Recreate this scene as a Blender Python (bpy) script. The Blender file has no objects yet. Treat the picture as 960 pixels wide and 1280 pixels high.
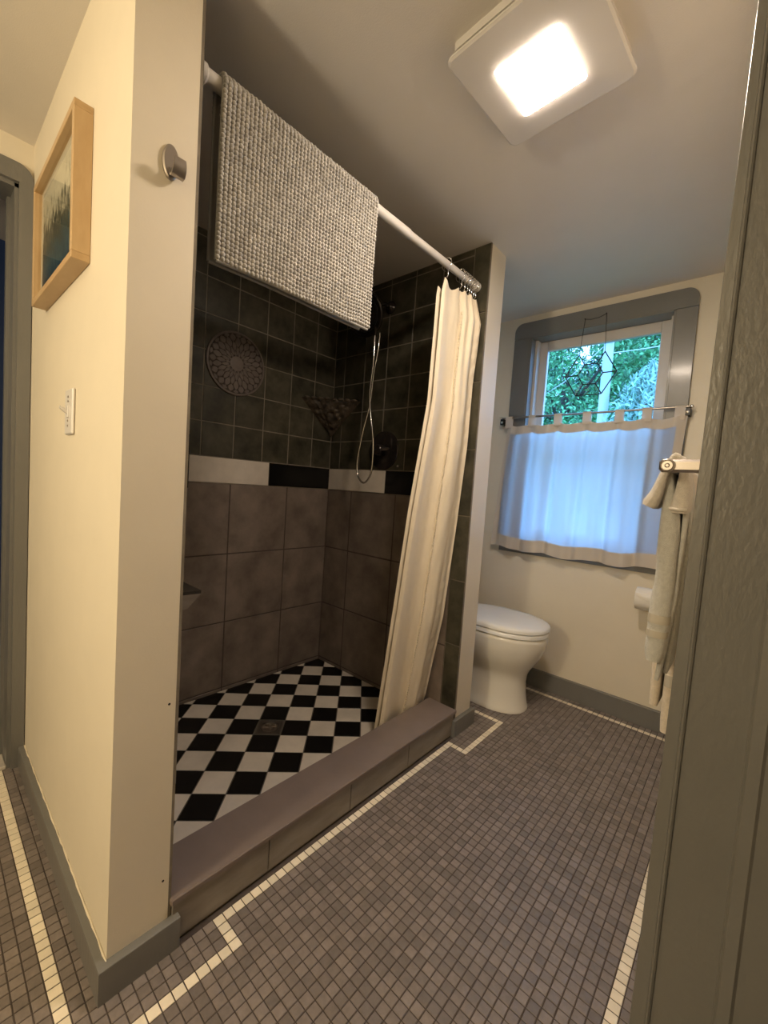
import bpy, math, random
from mathutils import Vector, Matrix, noise
sc = bpy.context.scene
COL = sc.collection
S = 0.0254          # all builders below take inches; S turns them into metres
R = math.radians
rnd = random.Random(7)

# ------------------------------------------------------------------ camera, world, lights, exposure
def rows_to_cam(r, u, f, c):
    m = Matrix(((r[0], u[0], -f[0], c[0]*S), (r[1], u[1], -f[1], c[1]*S), (r[2], u[2], -f[2], c[2]*S), (0, 0, 0, 1)))
    return m
CAM_R, CAM_U, CAM_F = (0.746, 0.663, 0.067), (-0.089, -0.001, 0.996), (-0.660, 0.749, -0.058)
CAM_C = (36.035, -10.396, 42.839)
cam = bpy.data.cameras.new('camera'); cam_ob = bpy.data.objects.new('camera', cam); COL.objects.link(cam_ob)
f = Vector(CAM_F).normalized(); r = (Vector(CAM_R) - f*Vector(CAM_R).dot(f)).normalized(); u = r.cross(f)
cam_ob.matrix_world = rows_to_cam(r, u, f, CAM_C)
cam.sensor_fit = 'VERTICAL'; cam.sensor_height = 24.0; cam.lens = 518.5/1280*24.0
cam.clip_start = 0.005; cam.clip_end = 200
sc.camera = cam_ob

w = bpy.data.worlds.new('world'); sc.world = w; w.use_nodes = True
bg = w.node_tree.nodes['Background']; bg.inputs[0].default_value = (0.19, 0.46, 1.0, 1); bg.inputs[1].default_value = 3.5

PANEL_STRENGTH = 66.0
PANEL_COLOR = (1.0, 0.83, 0.66)
def area(name, loc, size, energy, color, rot):
    l = bpy.data.lights.new(name, 'AREA'); l.shape = 'RECTANGLE'; l.size = size[0]*S; l.size_y = size[1]*S
    l.energy = energy; l.color = color
    o = bpy.data.objects.new(name, l); o.location = [v*S for v in loc]; o.rotation_euler = rot; COL.objects.link(o)
def lamp(name, loc, rad, energy, color):
    l = bpy.data.lights.new(name, 'POINT'); l.shadow_soft_size = rad*S; l.energy = energy; l.color = color
    o = bpy.data.objects.new(name, l); o.location = [v*S for v in loc]; COL.objects.link(o)
lamp('vanity_lamp', (4, -52, 62), 4.0, 18.5, (1.0, 0.86, 0.60))       # the lamp over the wash basin behind the camera

vs = sc.view_settings
sc.display_settings.display_device = 'sRGB'
vs.view_transform = 'Standard'; vs.look = 'None'; vs.gamma = 1.0; vs.use_curve_mapping = False
vs.exposure = 1.25
sc.cycles.use_denoising = True
sc.cycles.max_bounces = 10; sc.cycles.diffuse_bounces = 6; sc.cycles.transparent_max_bounces = 24

# ------------------------------------------------------------------ materials
def mat(name, col, rough=0.5, var=0.0, nscale=20.0, bump=0.0, bscale=200.0, metal=0.0, spec=0.5, per_piece=0.0, col2=None, coat=0.0, bdist=0.001, stretch=None, sheen=0.0, sss=0.0):
    m = bpy.data.materials.new(name); m.use_nodes = True
    nt = m.node_tree; n = nt.nodes; L = nt.links; b = n['Principled BSDF']
    b.inputs['Base Color'].default_value = (*col, 1); b.inputs['Roughness'].default_value = rough
    b.inputs['Metallic'].default_value = metal; b.inputs['Specular IOR Level'].default_value = spec
    if coat: b.inputs['Coat Weight'].default_value = coat; b.inputs['Coat Roughness'].default_value = 0.12
    if sheen: b.inputs['Sheen Weight'].default_value = sheen
    geo = n.new('ShaderNodeNewGeometry')
    vec = geo.outputs['Position']
    if stretch:
        mp = n.new('ShaderNodeMapping'); mp.inputs['Scale'].default_value = stretch; L.new(vec, mp.inputs[0]); vec = mp.outputs[0]
    colout = None
    if var or col2:
        t = n.new('ShaderNodeTexNoise'); t.inputs['Scale'].default_value = nscale; t.inputs['Detail'].default_value = 5; t.inputs['Roughness'].default_value = 0.6
        L.new(vec, t.inputs['Vector'])
        rp = n.new('ShaderNodeValToRGB'); L.new(t.outputs['Fac'], rp.inputs[0])
        c2 = col2 or tuple(min(1, c*(1+var)) for c in col); c1 = col if col2 else tuple(c*(1-var) for c in col)
        rp.color_ramp.elements[0].position = 0.32; rp.color_ramp.elements[0].color = (*c1, 1)
        rp.color_ramp.elements[1].position = 0.68; rp.color_ramp.elements[1].color = (*c2, 1)
        colout = rp.outputs[0]
    if per_piece:
        oi = n.new('ShaderNodeObjectInfo'); a = n.new('ShaderNodeMath'); a.operation = 'ADD'
        L.new(oi.outputs['Random'], a.inputs[0]); L.new(geo.outputs['Random Per Island'], a.inputs[1])
        fr = n.new('ShaderNodeMath'); fr.operation = 'FRACT'; L.new(a.outputs[0], fr.inputs[0])
        mr = n.new('ShaderNodeMapRange'); mr.inputs[3].default_value = 1-per_piece; mr.inputs[4].default_value = 1+per_piece
        L.new(fr.outputs[0], mr.inputs[0])
        mx = n.new('ShaderNodeVectorMath'); mx.operation = 'SCALE'
        if colout: L.new(colout, mx.inputs[0])
        else: mx.inputs[0].default_value = col
        L.new(mr.outputs[0], mx.inputs['Scale']); colout = mx.outputs[0]
    if colout: L.new(colout, b.inputs['Base Color'])
    if bump:
        t = n.new('ShaderNodeTexNoise'); t.inputs['Scale'].default_value = bscale; t.inputs['Detail'].default_value = 3
        L.new(vec, t.inputs['Vector'])
        bp = n.new('ShaderNodeBump'); bp.inputs['Strength'].default_value = bump; bp.inputs['Distance'].default_value = bdist
        L.new(t.outputs['Fac'], bp.inputs['Height']); L.new(bp.outputs[0], b.inputs['Normal'])
    return m

M = {}
M['paint'] = mat('cream wall paint', (0.74, 0.67, 0.545), 0.5, var=0.02, nscale=6, bump=0.25, bscale=260, spec=0.35)
M['ceiling'] = mat('ceiling paint', (0.68, 0.635, 0.58), 0.42, var=0.02, nscale=5, bump=0.35, bscale=320, spec=0.4)
M['trim'] = mat('grey gloss trim paint', (0.172, 0.167, 0.157), 0.32, var=0.06, nscale=8, bump=0.5, bscale=110, stretch=(1, 1, 0.3), coat=0.2, bdist=0.0012)
M['trim_thick'] = mat('thick old grey gloss paint', (0.172, 0.165, 0.150), 0.30, var=0.05, nscale=8, bump=0.5, bscale=130, stretch=(1, 1, 0.45), coat=0.2, bdist=0.0018)
M['grout'] = mat('dark floor grout', (0.075, 0.058, 0.05), 0.85, var=0.2, nscale=40)
M['mosaic'] = mat('grey mosaic tile', (0.205, 0.172, 0.155), 0.42, var=0.12, nscale=60, per_piece=0.22, bump=0.1, bscale=400)
M['mosaic_light'] = mat('cream mosaic tile', (0.84, 0.75, 0.60), 0.38, var=0.05, nscale=40, per_piece=0.1)
M['wallgrout'] = mat('shower grout', (0.20, 0.17, 0.13), 0.9, var=0.25, nscale=15)
M['slate'] = mat('small dark green slate tile', (0.020, 0.019, 0.011), 0.42, col2=(0.078, 0.070, 0.047), nscale=11, per_piece=0.18, bump=0.3, bscale=50, spec=0.4)
M['brown'] = mat('large brown grey tile', (0.120, 0.094, 0.077), 0.45, col2=(0.225, 0.182, 0.150), nscale=7.5, per_piece=0.08, bump=0.2, bscale=60, spec=0.4)
M['curbtile'] = mat('curb tile', (0.19, 0.162, 0.137), 0.45, col2=(0.275, 0.24, 0.20), nscale=14, per_piece=0.06, stretch=(1, 0.5, 2))
M['curbcap'] = mat('curb slab', (0.205, 0.162, 0.145), 0.4, var=0.06, nscale=10, bump=0.1, bscale=150)
M['whitetile'] = mat('white tile', (0.64, 0.58, 0.50), 0.35, var=0.08, nscale=12, per_piece=0.06)
M['blacktile'] = mat('black tile', (0.004, 0.004, 0.004), 0.25, spec=0.4)
M['floorgrout'] = mat('checker grout', (0.10, 0.088, 0.07), 0.9)
M['porcelain'] = mat('white porcelain', (0.78, 0.74, 0.66), 0.12, spec=0.6)
M['seatplastic'] = mat('white seat plastic', (0.80, 0.79, 0.77), 0.22)
M['whitemetal'] = mat('white enamel', (0.66, 0.63, 0.60), 0.35)
M['whiteplastic'] = mat('white plastic', (0.66, 0.63, 0.60), 0.4)
M['nickel'] = mat('brushed nickel', (0.40, 0.36, 0.325), 0.32, metal=1.0)
M['chrome'] = mat('chrome', (0.75, 0.73, 0.70), 0.12, metal=1.0)
M['bronze'] = mat('dark bronze', (0.045, 0.038, 0.035), 0.25, metal=0.7)
M['blackmetal'] = mat('black metal', (0.012, 0.012, 0.012), 0.4)
M['maple'] = mat('maple wood', (0.47, 0.31, 0.155), 0.4, col2=(0.58, 0.41, 0.23), nscale=14, stretch=(1, 1, 0.3))
M['maple_h'] = mat('maple wood rail', (0.47, 0.31, 0.155), 0.4, col2=(0.58, 0.41, 0.23), nscale=14, stretch=(0.3, 1, 1))
M['chenille'] = mat('grey chenille', (0.42, 0.40, 0.37), 0.9, var=0.12, nscale=60, per_piece=0.15, bump=0.3, bscale=900, sheen=0.3)
M['matback'] = mat('mat backing', (0.30, 0.285, 0.265), 0.85, bump=0.4, bscale=900)
M['stone'] = mat('rough brown stone', (0.03, 0.023, 0.016), 0.6, col2=(0.10, 0.074, 0.048), nscale=30, bump=0.8, bscale=90, bdist=0.004)
M['ledge'] = mat('ledge stone top', (0.022, 0.019, 0.016), 0.4, var=0.3, nscale=30)
M['medallion'] = mat('taupe ceramic', (0.125, 0.098, 0.083), 0.5, var=0.12, nscale=40, per_piece=0.1)
M['medallion_dark'] = mat('dark medallion grout', (0.045, 0.034, 0.028), 0.8)
M['terry'] = mat('sage terry towel', (0.53, 0.52, 0.48), 0.95, var=0.1, nscale=120, bump=1.0, bscale=700, sheen=0.4, bdist=0.002)
M['terry2'] = mat('cream terry towel', (0.68, 0.59, 0.47), 0.95, var=0.1, nscale=120, bump=1.0, bscale=700, sheen=0.4, bdist=0.002)
M['terry3'] = mat('beige terry cloth', (0.59, 0.54, 0.47), 0.95, var=0.1, nscale=120, bump=1.0, bscale=700, sheen=0.4, bdist=0.002)
M['band'] = mat('woven towel band', (0.47, 0.43, 0.36), 0.8, bump=0.3, bscale=500)
M['shower_cloth'] = mat('white shower cloth', (0.80, 0.71, 0.56), 0.6, var=0.03, nscale=10, bump=0.35, bscale=45, bdist=0.003)
M['paper'] = mat('toilet paper', (0.80, 0.76, 0.69), 0.9, bump=0.2, bscale=300)
M['navy'] = mat('dark navy paint', (0.010, 0.03, 0.11), 0.5)
M['marble'] = mat('pale marble threshold', (0.55, 0.50, 0.44), 0.4, var=0.1, nscale=30)
M['vinyl'] = mat('white vinyl sash', (0.60, 0.56, 0.51), 0.4)
M['caulk'] = mat('cream caulk', (0.74, 0.66, 0.52), 0.6)
M['hole'] = mat('dark hole', (0.02, 0.015, 0.012), 0.9)
M['bark'] = mat('bark', (0.05, 0.04, 0.03), 0.9, var=0.3, nscale=20)
M['leaf_dark'] = mat('dark green leaves', (0.05, 0.155, 0.085), 0.5, per_piece=0.6)
M['leaf_mid'] = mat('mid green leaves', (0.11, 0.32, 0.12), 0.5, per_piece=0.6)
M['leaf_pale'] = mat('pale grey green leaves', (0.27, 0.42, 0.33), 0.5, per_piece=0.5)
M['pole'] = mat('pale concrete pole', (0.44, 0.46, 0.44), 0.8)
M['lawn'] = mat('lawn', (0.05, 0.12, 0.04), 0.9, var=0.3, nscale=2)
M['siding'] = mat('outside wall', (0.6, 0.6, 0.58), 0.8)

def emission(name, col, st):
    m = bpy.data.materials.new(name); m.use_nodes = True; nt = m.node_tree; nt.nodes.clear()
    e = nt.nodes.new('ShaderNodeEmission'); e.inputs[0].default_value = (*col, 1); e.inputs[1].default_value = st
    o = nt.nodes.new('ShaderNodeOutputMaterial'); nt.links.new(e.outputs[0], o.inputs[0]); return m
M['panel'] = emission('lit lamp panel', PANEL_COLOR, PANEL_STRENGTH)

def thin_glass(name, tint, gloss):
    m = bpy.data.materials.new(name); m.use_nodes = True; nt = m.node_tree; nt.nodes.clear()
    t = nt.nodes.new('ShaderNodeBsdfTransparent'); t.inputs[0].default_value = (*tint, 1)
    g = nt.nodes.new('ShaderNodeBsdfGlossy'); g.inputs['Roughness'].default_value = 0.02
    mx = nt.nodes.new('ShaderNodeMixShader'); fr = nt.nodes.new('ShaderNodeFresnel'); fr.inputs[0].default_value = gloss
    o = nt.nodes.new('ShaderNodeOutputMaterial')
    gb = nt.nodes.new('ShaderNodeNewGeometry'); iv = nt.nodes.new('ShaderNodeMath'); iv.operation = 'SUBTRACT'; iv.inputs[0].default_value = 1.0; iv.use_clamp = True
    nt.links.new(gb.outputs['Backfacing'], iv.inputs[1]); ml = nt.nodes.new('ShaderNodeMath'); ml.operation = 'MULTIPLY'
    nt.links.new(fr.outputs[0], ml.inputs[0]); nt.links.new(iv.outputs[0], ml.inputs[1])
    nt.links.new(ml.outputs[0], mx.inputs[0]); nt.links.new(t.outputs[0], mx.inputs[1]); nt.links.new(g.outputs[0], mx.inputs[2]); nt.links.new(mx.outputs[0], o.inputs[0])
    return m
M['glass'] = thin_glass('window glass', (0.95, 0.97, 0.96), 1.3)
M['art_glass'] = thin_glass('low glare picture glass', (0.97, 0.97, 0.96), 1.13)
M['bevel_glass'] = thin_glass('bevelled clear glass', (0.93, 0.97, 0.96), 1.45)

def sheer(name, col, trans, see):
    m = bpy.data.materials.new(name); m.use_nodes = True; nt = m.node_tree; nt.nodes.clear(); N = nt.nodes.new; L = nt.links.new
    d = N('ShaderNodeBsdfDiffuse'); d.inputs[0].default_value = (*col, 1)
    t = N('ShaderNodeBsdfTranslucent'); t.inputs[0].default_value = (*col, 1)
    x = N('ShaderNodeBsdfTransparent'); x.inputs[0].default_value = (1, 1, 1, 1)
    geo = N('ShaderNodeNewGeometry'); nz = N('ShaderNodeTexNoise'); nz.inputs['Scale'].default_value = 900; L(geo.outputs['Position'], nz.inputs['Vector'])
    bp = N('ShaderNodeBump'); bp.inputs['Strength'].default_value = 0.3; bp.inputs['Distance'].default_value = 0.001; L(nz.outputs['Fac'], bp.inputs['Height'])
    L(bp.outputs[0], d.inputs['Normal'])
    m1 = N('ShaderNodeMixShader'); m1.inputs[0].default_value = trans; L(d.outputs[0], m1.inputs[1]); L(t.outputs[0], m1.inputs[2])
    m2 = N('ShaderNodeMixShader'); m2.inputs[0].default_value = see; L(m1.outputs[0], m2.inputs[1]); L(x.outputs[0], m2.inputs[2])
    o = N('ShaderNodeOutputMaterial'); L(m2.outputs[0], o.inputs[0]); return m
M['linen_hem'] = sheer('doubled linen hem', (0.70, 0.63, 0.55), 0.22, 0.0)
M['linen'] = sheer('sheer white linen', (0.66, 0.66, 0.67), 0.6, 0.03)

def art_material():
    m = bpy.data.materials.new('printed picture of reeds'); m.use_nodes = True; nt = m.node_tree; N = nt.nodes.new; L = nt.links.new
    b = nt.nodes['Principled BSDF']; b.inputs['Roughness'].default_value = 0.3
    g = N('ShaderNodeNewGeometry'); mp = N('ShaderNodeMapping'); mp.inputs['Scale'].default_value = (45, 1, 14); L(g.outputs['Position'], mp.inputs[0])
    nz = N('ShaderNodeTexNoise'); nz.inputs['Scale'].default_value = 2.0; nz.inputs['Detail'].default_value = 6; L(mp.outputs[0], nz.inputs['Vector'])
    sp = N('ShaderNodeSeparateXYZ'); L(g.outputs['Position'], sp.inputs[0])
    h = N('ShaderNodeMapRange'); h.inputs[1].default_value = 61.5*S; h.inputs[2].default_value = 73.5*S; L(sp.outputs['Z'], h.inputs[0])
    a = N('ShaderNodeMath'); a.operation = 'MULTIPLY_ADD'; a.inputs[1].default_value = 1.3; a.inputs[2].default_value = -0.65; L(nz.outputs['Fac'], a.inputs[0])
    s = N('ShaderNodeMath'); s.operation = 'ADD'; L(h.outputs[0], s.inputs[0]); L(a.outputs[0], s.inputs[1])
    rp = N('ShaderNodeValToRGB'); L(s.outputs[0], rp.inputs[0]); e = rp.color_ramp.elements
    e[0].position = 0.0; e[0].color = (0.012, 0.03, 0.05, 1); e[1].position = 1.0; e[1].color = (0.62, 0.58, 0.45, 1)
    for p, c in ((0.2, (0.015, 0.05, 0.085, 1)), (0.3, (0.10, 0.17, 0.18, 1)), (0.36, (0.012, 0.025, 0.03, 1)), (0.48, (0.10, 0.10, 0.06, 1)), (0.54, (0.022, 0.026, 0.018, 1)), (0.64, (0.30, 0.28, 0.19, 1)), (0.72, (0.58, 0.55, 0.43, 1))):
        k = e.new(p); k.color = c
    L(rp.outputs[0], b.inputs['Base Color']); return m
M['art'] = art_material()

# ------------------------------------------------------------------ mesh helpers (inches, world coordinates)
class MB:
    def __init__(s): s.v = []; s.f = []
    def add(s, vs_, fs):
        o = len(s.v); s.v += [tuple(x) for x in vs_]; s.f += [tuple(i+o for i in q) for q in fs]; return s
    def box(s, x0, x1, y0, y1, z0, z1, b=0.0):
        if b <= 0:
            v = [(x, y, z) for z in (z0, z1) for y in (y0, y1) for x in (x0, x1)]
            return s.add(v, [(0, 2, 3, 1), (4, 5, 7, 6), (0, 1, 5, 4), (2, 6, 7, 3), (0, 4, 6, 2), (1, 3, 7, 5)])
        b = min(b, (x1-x0)*.45, (y1-y0)*.45, (z1-z0)*.45)
        v = []; idx = {}
        for sx in (0, 1):
            for sy in (0, 1):
                for sz in (0, 1):
                    for ax in range(3):
                        p = [x1 if sx else x0, y1 if sy else y0, z1 if sz else z0]; sg = [sx, sy, sz]
                        for k in range(3):
                            if k != ax: p[k] += -b if sg[k] else b
                        idx[(sx, sy, sz, ax)] = len(v); v.append(p)
        f = []
        def q(*k): f.append(tuple(idx[i] for i in k))
        for d in (0, 1):
            a = [(d, 0, 0, 0), (d, 1, 0, 0), (d, 1, 1, 0), (d, 0, 1, 0)]; q(*(a if d else a[::-1]))
            a = [(0, d, 0, 1), (0, d, 1, 1), (1, d, 1, 1), (1, d, 0, 1)]; q(*(a if d else a[::-1]))
            a = [(0, 0, d, 2), (1, 0, d, 2), (1, 1, d, 2), (0, 1, d, 2)]; q(*(a if d else a[::-1]))
        for i in (0, 1):
            for j in (0, 1):
                q((i, j, 0, 0), (i, j, 1, 0), (i, j, 1, 1), (i, j, 0, 1))
                q((i, 0, j, 0), (i, 1, j, 0), (i, 1, j, 2), (i, 0, j, 2))
                q((0, i, j, 1), (1, i, j, 1), (1, i, j, 2), (0, i, j, 2))
        for i in (0, 1):
            for j in (0, 1):
                for k in (0, 1): q((i, j, k, 0), (i, j, k, 1), (i, j, k, 2))
        return s.add(v, f)
    def prism(s, poly, plane, d0, d1):          # poly 2-D, plane 'xy','xz','yz'; d along the third axis
        def P(a, b, d): return {'xy': (a, b, d), 'xz': (a, d, b), 'yz': (d, a, b)}[plane]
        n = len(poly); v = [P(a, b, d0) for a, b in poly] + [P(a, b, d1) for a, b in poly]
        return s.add(v, [tuple(range(n)), tuple(range(2*n-1, n-1, -1))] + [(i, i+n, (i+1) % n+n, (i+1) % n) for i in range(n)])
    def loft(s, rings, closed=True, cap0=True, cap1=True):
        n = len(rings[0]); v = [p for r_ in rings for p in r_]; f = []
        for k in range(len(rings)-1):
            for i in range(n if closed else n-1):
                j = (i+1) % n; f.append((k*n+i, k*n+j, (k+1)*n+j, (k+1)*n+i))
        if closed and cap0: f.append(tuple(range(n-1, -1, -1)))
        if closed and cap1: f.append(tuple(range((len(rings)-1)*n, len(rings)*n)))
        return s.add(v, f)
    def tube(s, pts, rad, n=10, cap=True):
        P = [Vector(p) for p in pts]; rings = []; prev = None
        for i, p in enumerate(P):
            t = (P[min(i+1, len(P)-1)] - P[max(i-1, 0)]).normalized()
            if prev is None:
                a = Vector((0, 0, 1)) if abs(t.z) < .9 else Vector((1, 0, 0)); prev = t.cross(a).normalized()
            nrm = (prev - t*prev.dot(t)).normalized(); prev = nrm; bi = t.cross(nrm)
            rr = rad[i] if isinstance(rad, (list, tuple)) else rad
            rings.append([p + nrm*(rr*math.cos(2*math.pi*k/n)) + bi*(rr*math.sin(2*math.pi*k/n)) for k in range(n)])
        return s.loft(rings, True, cap, cap)
    def lathe(s, prof, origin, axis, n=28):      # prof: (radius, height) along axis
        a = Vector(axis).normalized(); e = Vector((0, 0, 1)) if abs(a.z) < .9 else Vector((1, 0, 0))
        p = a.cross(e).normalized(); q = a.cross(p); o = Vector(origin)
        rings = [[o + a*h + p*(r_*math.cos(2*math.pi*k/n)) + q*(r_*math.sin(2*math.pi*k/n)) for k in range(n)] for r_, h in prof]
        return s.loft(rings)
    def ball(s, c, rx, ry=None, rz=None, nu=10, nv=6):
        ry = ry or rx; rz = rz or rx; v = [(c[0], c[1], c[2]-rz)]; f = []
        for j in range(1, nv):
            t = -math.pi/2 + math.pi*j/nv
            for i in range(nu):
                a = 2*math.pi*i/nu; v.append((c[0]+rx*math.cos(t)*math.cos(a), c[1]+ry*math.cos(t)*math.sin(a), c[2]+rz*math.sin(t)))
        v.append((c[0], c[1], c[2]+rz)); T = len(v)-1
        for i in range(nu):
            j = (i+1) % nu; f.append((0, 1+j, 1+i)); f.append((T, T-nu+i, T-nu+j))
            for k in range(nv-2): f.append((1+k*nu+i, 1+k*nu+j, 1+(k+1)*nu+j, 1+(k+1)*nu+i))
        return s.add(v, f)
    def sheet(s, fn, nu, nv):
        v = [fn(i/nu, j/nv) for j in range(nv+1) for i in range(nu+1)]
        return s.add(v, [(j*(nu+1)+i, j*(nu+1)+i+1, (j+1)*(nu+1)+i+1, (j+1)*(nu+1)+i) for j in range(nv) for i in range(nu)])
    def plate(s, fn, nrm, nu, nv, th):           # a sheet with thickness: fn(u,v) -> point, nrm(u,v) -> offset direction
        A = [[Vector(fn(i/nu, j/nv)) for i in range(nu+1)] for j in range(nv+1)]
        B = [[A[j][i] + Vector(nrm(i/nu, j/nv))*th for i in range(nu+1)] for j in range(nv+1)]
        W = nu+1; n0 = W*(nv+1); v = [p for r_ in A for p in r_] + [p for r_ in B for p in r_]; fs = []
        for j in range(nv):
            for i in range(nu):
                a = j*W+i; fs.append((a, a+1, a+1+W, a+W)); fs.append((n0+a, n0+a+W, n0+a+1+W, n0+a+1))
        for i in range(nu):
            fs.append((i, n0+i, n0+i+1, i+1)); k = nv*W+i; fs.append((k, k+1, n0+k+1, n0+k))
        for j in range(nv):
            a = j*W; fs.append((a, a+W, n0+a+W, n0+a)); a += nu; fs.append((a, n0+a, n0+a+W, a+W))
        return s.add(v, fs)

def wloc(o):
    v = Vector(o.location)
    while o.parent: o = o.parent; v += Vector(o.location)
    return v
def build(name, mb, m, parent=None, smooth=0, loc=None, fix=True):
    """One mesh object. Vertices are world inches; the object's origin is loc (inches) or its parent's."""
    base = wloc(parent) if parent else Vector((0, 0, 0))
    org = Vector(loc)*S if loc is not None else base
    me = bpy.data.meshes.new(name)
    me.from_pydata([tuple(Vector(p)*S - org) for p in mb.v], [], mb.f)
    if fix:
        import bmesh
        b = bmesh.new(); b.from_mesh(me); bmesh.ops.recalc_face_normals(b, faces=b.faces); b.to_mesh(me); b.free()
    me.materials.append(m if not isinstance(m, str) else M[m])
    if smooth:
        me.polygons.foreach_set('use_smooth', [True]*len(me.polygons)); me.set_sharp_from_angle(angle=R(smooth))
    o = bpy.data.objects.new(name, me); COL.objects.link(o)
    if parent: o.parent = parent
    o.location = org - base
    return o
def tag(o, label=None, cat=None, group=None, kind=None):
    if label: o['label'] = label
    if cat: o['category'] = cat
    if group: o['group'] = group
    if kind: o['kind'] = kind
    return o
def thing(name, loc, label, cat, group=None):
    o = bpy.data.objects.new(name, None); o.empty_display_size = 0.05; o.location = Vector(loc)*S; COL.objects.link(o)
    return tag(o, label, cat, group)
def structure(name, mb, m, label=None, smooth=0):
    o = build(name, mb, m, smooth=smooth); o['kind'] = 'structure'
    if label: o['label'] = label; 
    return o
def root_structure(name, loc, label=None):
    o = bpy.data.objects.new(name, None); o.empty_display_size = 0.05; o.location = Vector(loc)*S; COL.objects.link(o); o['kind'] = 'structure'
    if label: o['label'] = label
    return o
def dup(root, dloc, label=None):
    c = root.copy(); COL.objects.link(c); c.location = Vector(root.location) + Vector(dloc)*S
    if label: c['label'] = label
    for ch in root.children:
        k = ch.copy(); COL.objects.link(k); k.parent = c
        for g in ch.children:
            h = g.copy(); COL.objects.link(h); h.parent = k
    return c

TILES = {}
def tile_data(w_, h_, axis, sign, thick, bev, m):
    """low tile: its face is at 0 along sign*axis, its body goes thick the other way."""
    key = (round(w_, 3), round(h_, 3), axis, sign, thick, m)
    if key in TILES: return TILES[key]
    def P(a, b, d):
        d *= sign
        return {'x': (d, a, b), 'y': (a, d, b), 'z': (a, b, d)}[axis]
    v = []
    for ins, d in ((0, -thick), (0, -bev), (bev, 0)):
        v += [P(-w_/2+ins, -h_/2+ins, d), P(w_/2-ins, -h_/2+ins, d), P(w_/2-ins, h_/2-ins, d), P(-w_/2+ins, h_/2-ins, d)]
    f_ = [(8, 9, 10, 11)]
    for k in (0, 4):
        for i in range(4): f_.append((k+i, k+(i+1) % 4, k+4+(i+1) % 4, k+4+i))
    mb = MB().add(v, f_)
    me = bpy.data.meshes.new('tile'); me.from_pydata([tuple(c*S for c in p) for p in v], [], f_)
    import bmesh
    b = bmesh.new(); b.from_mesh(me); bmesh.ops.recalc_face_normals(b, faces=b.faces)
    nrm = {'x': Vector((1, 0, 0)), 'y': Vector((0, 1, 0)), 'z': Vector((0, 0, 1))}[axis]*sign
    b.faces.ensure_lookup_table()
    if b.faces[0].normal.dot(nrm) < 0: bmesh.ops.reverse_faces(b, faces=b.faces)
    b.to_mesh(me); b.free()
    me.materials.append(M[m]); TILES[key] = me; return me
def put_tile(name, parent, axis, sign, pos, a0, a1, b0, b1, m, gap=0.17, thick=0.22, bev=0.05, jit=0.0):
    me = tile_data(a1-a0-gap, b1-b0-gap, axis, sign, thick, bev, m)
    o = bpy.data.objects.new(name, me); COL.objects.link(o); o.parent = parent
    a, b = (a0+a1)/2, (b0+b1)/2; d = pos + (rnd.uniform(-jit, jit) if jit else 0)
    p = {'x': (d, a, b), 'y': (a, d, b), 'z': (a, b, d)}[axis]
    o.location = Vector(p)*S - wloc(parent); return o

# ------------------------------------------------------------------ room dimensions (inches)
ZC = 84.66; XW = -38.9; XB = -37.47; YS0 = 5.02; YS1 = 53.0; YE = 58.33; YW = 83.85; XR = 34.0; YF = -74.0; XH = 70.0
ZB0, ZB1 = 41.64, 46.39; ZSF = 1.52; XCI = -5.63; XA = -22.0
DOOR_Y = 18.0

# ------------------------------------------------------------------ floor of mosaic tiles
fl = MB(); fl.box(-75, XH, YF, YS0, -2, -0.07); fl.box(-0.6, XH, YS0, 90, -2, -0.07); fl.box(XA-1, -0.6, YE-1, 90, -2, -0.07)
floor = structure('floor', fl, 'grout', 'bathroom floor of small grey mosaic tiles with a cream border line')
GX, GY = 0.56, 0.73
def is_light(i, j):                # i,j: cell indices; the cell spans GX+i.., GY+j..
    x, y = i, j
    if x == 0 and 8 <= y <= 49: return True
    if y in (8, 49) and 0 <= x <= 3: return True
    if x == 3 and (-4 <= y <= 8 or 49 <= y <= 62): return True
    if y == -4 and x <= 3: return True
    if y == 62 and x <= 3: return True
    if y == 80 and x <= 30: return True
    if x == 30 and y <= 80: return True
    return False
def cell_ok(i, j):
    x0, y0 = GX+i, GY+j; x1, y1 = x0+1, y0+1
    if x1 < XW or y1 > YW or y0 < -16: return False
    if x0 > XR+4.6: return False
    if x0 > XR and y0 > DOOR_Y: return False
    if x0 < 0.05 and 0 <= y0 < YE-0.3: return False
    if x1 < XA and y0 >= YE-0.3: return False
    return True
def cam_size(x, y):
    d = Vector((x, y, 0)) - Vector(CAM_C); z = d.dot(f); a, b = d.dot(r), d.dot(u)
    if z < 3: return 0
    px, py = 480+518.5*a/z, 640-518.5*b/z
    if not (-6 < px < 815 and 0 < py < 1286): return 0
    if py > 900 and px > 815 - 0.1*(py-1000): return 0
    return (518.5/z)**2 * (CAM_C[2]/d.length) * (1+(a/z)**2)**.5
cells = {True: [], False: []}
for i in range(-41, 40):
    for j in range(-18, 84):
        if cell_ok(i, j): cells[is_light(i, j)].append((-cam_size(GX+i+.5, GY+j+.5), i, j))
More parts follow.
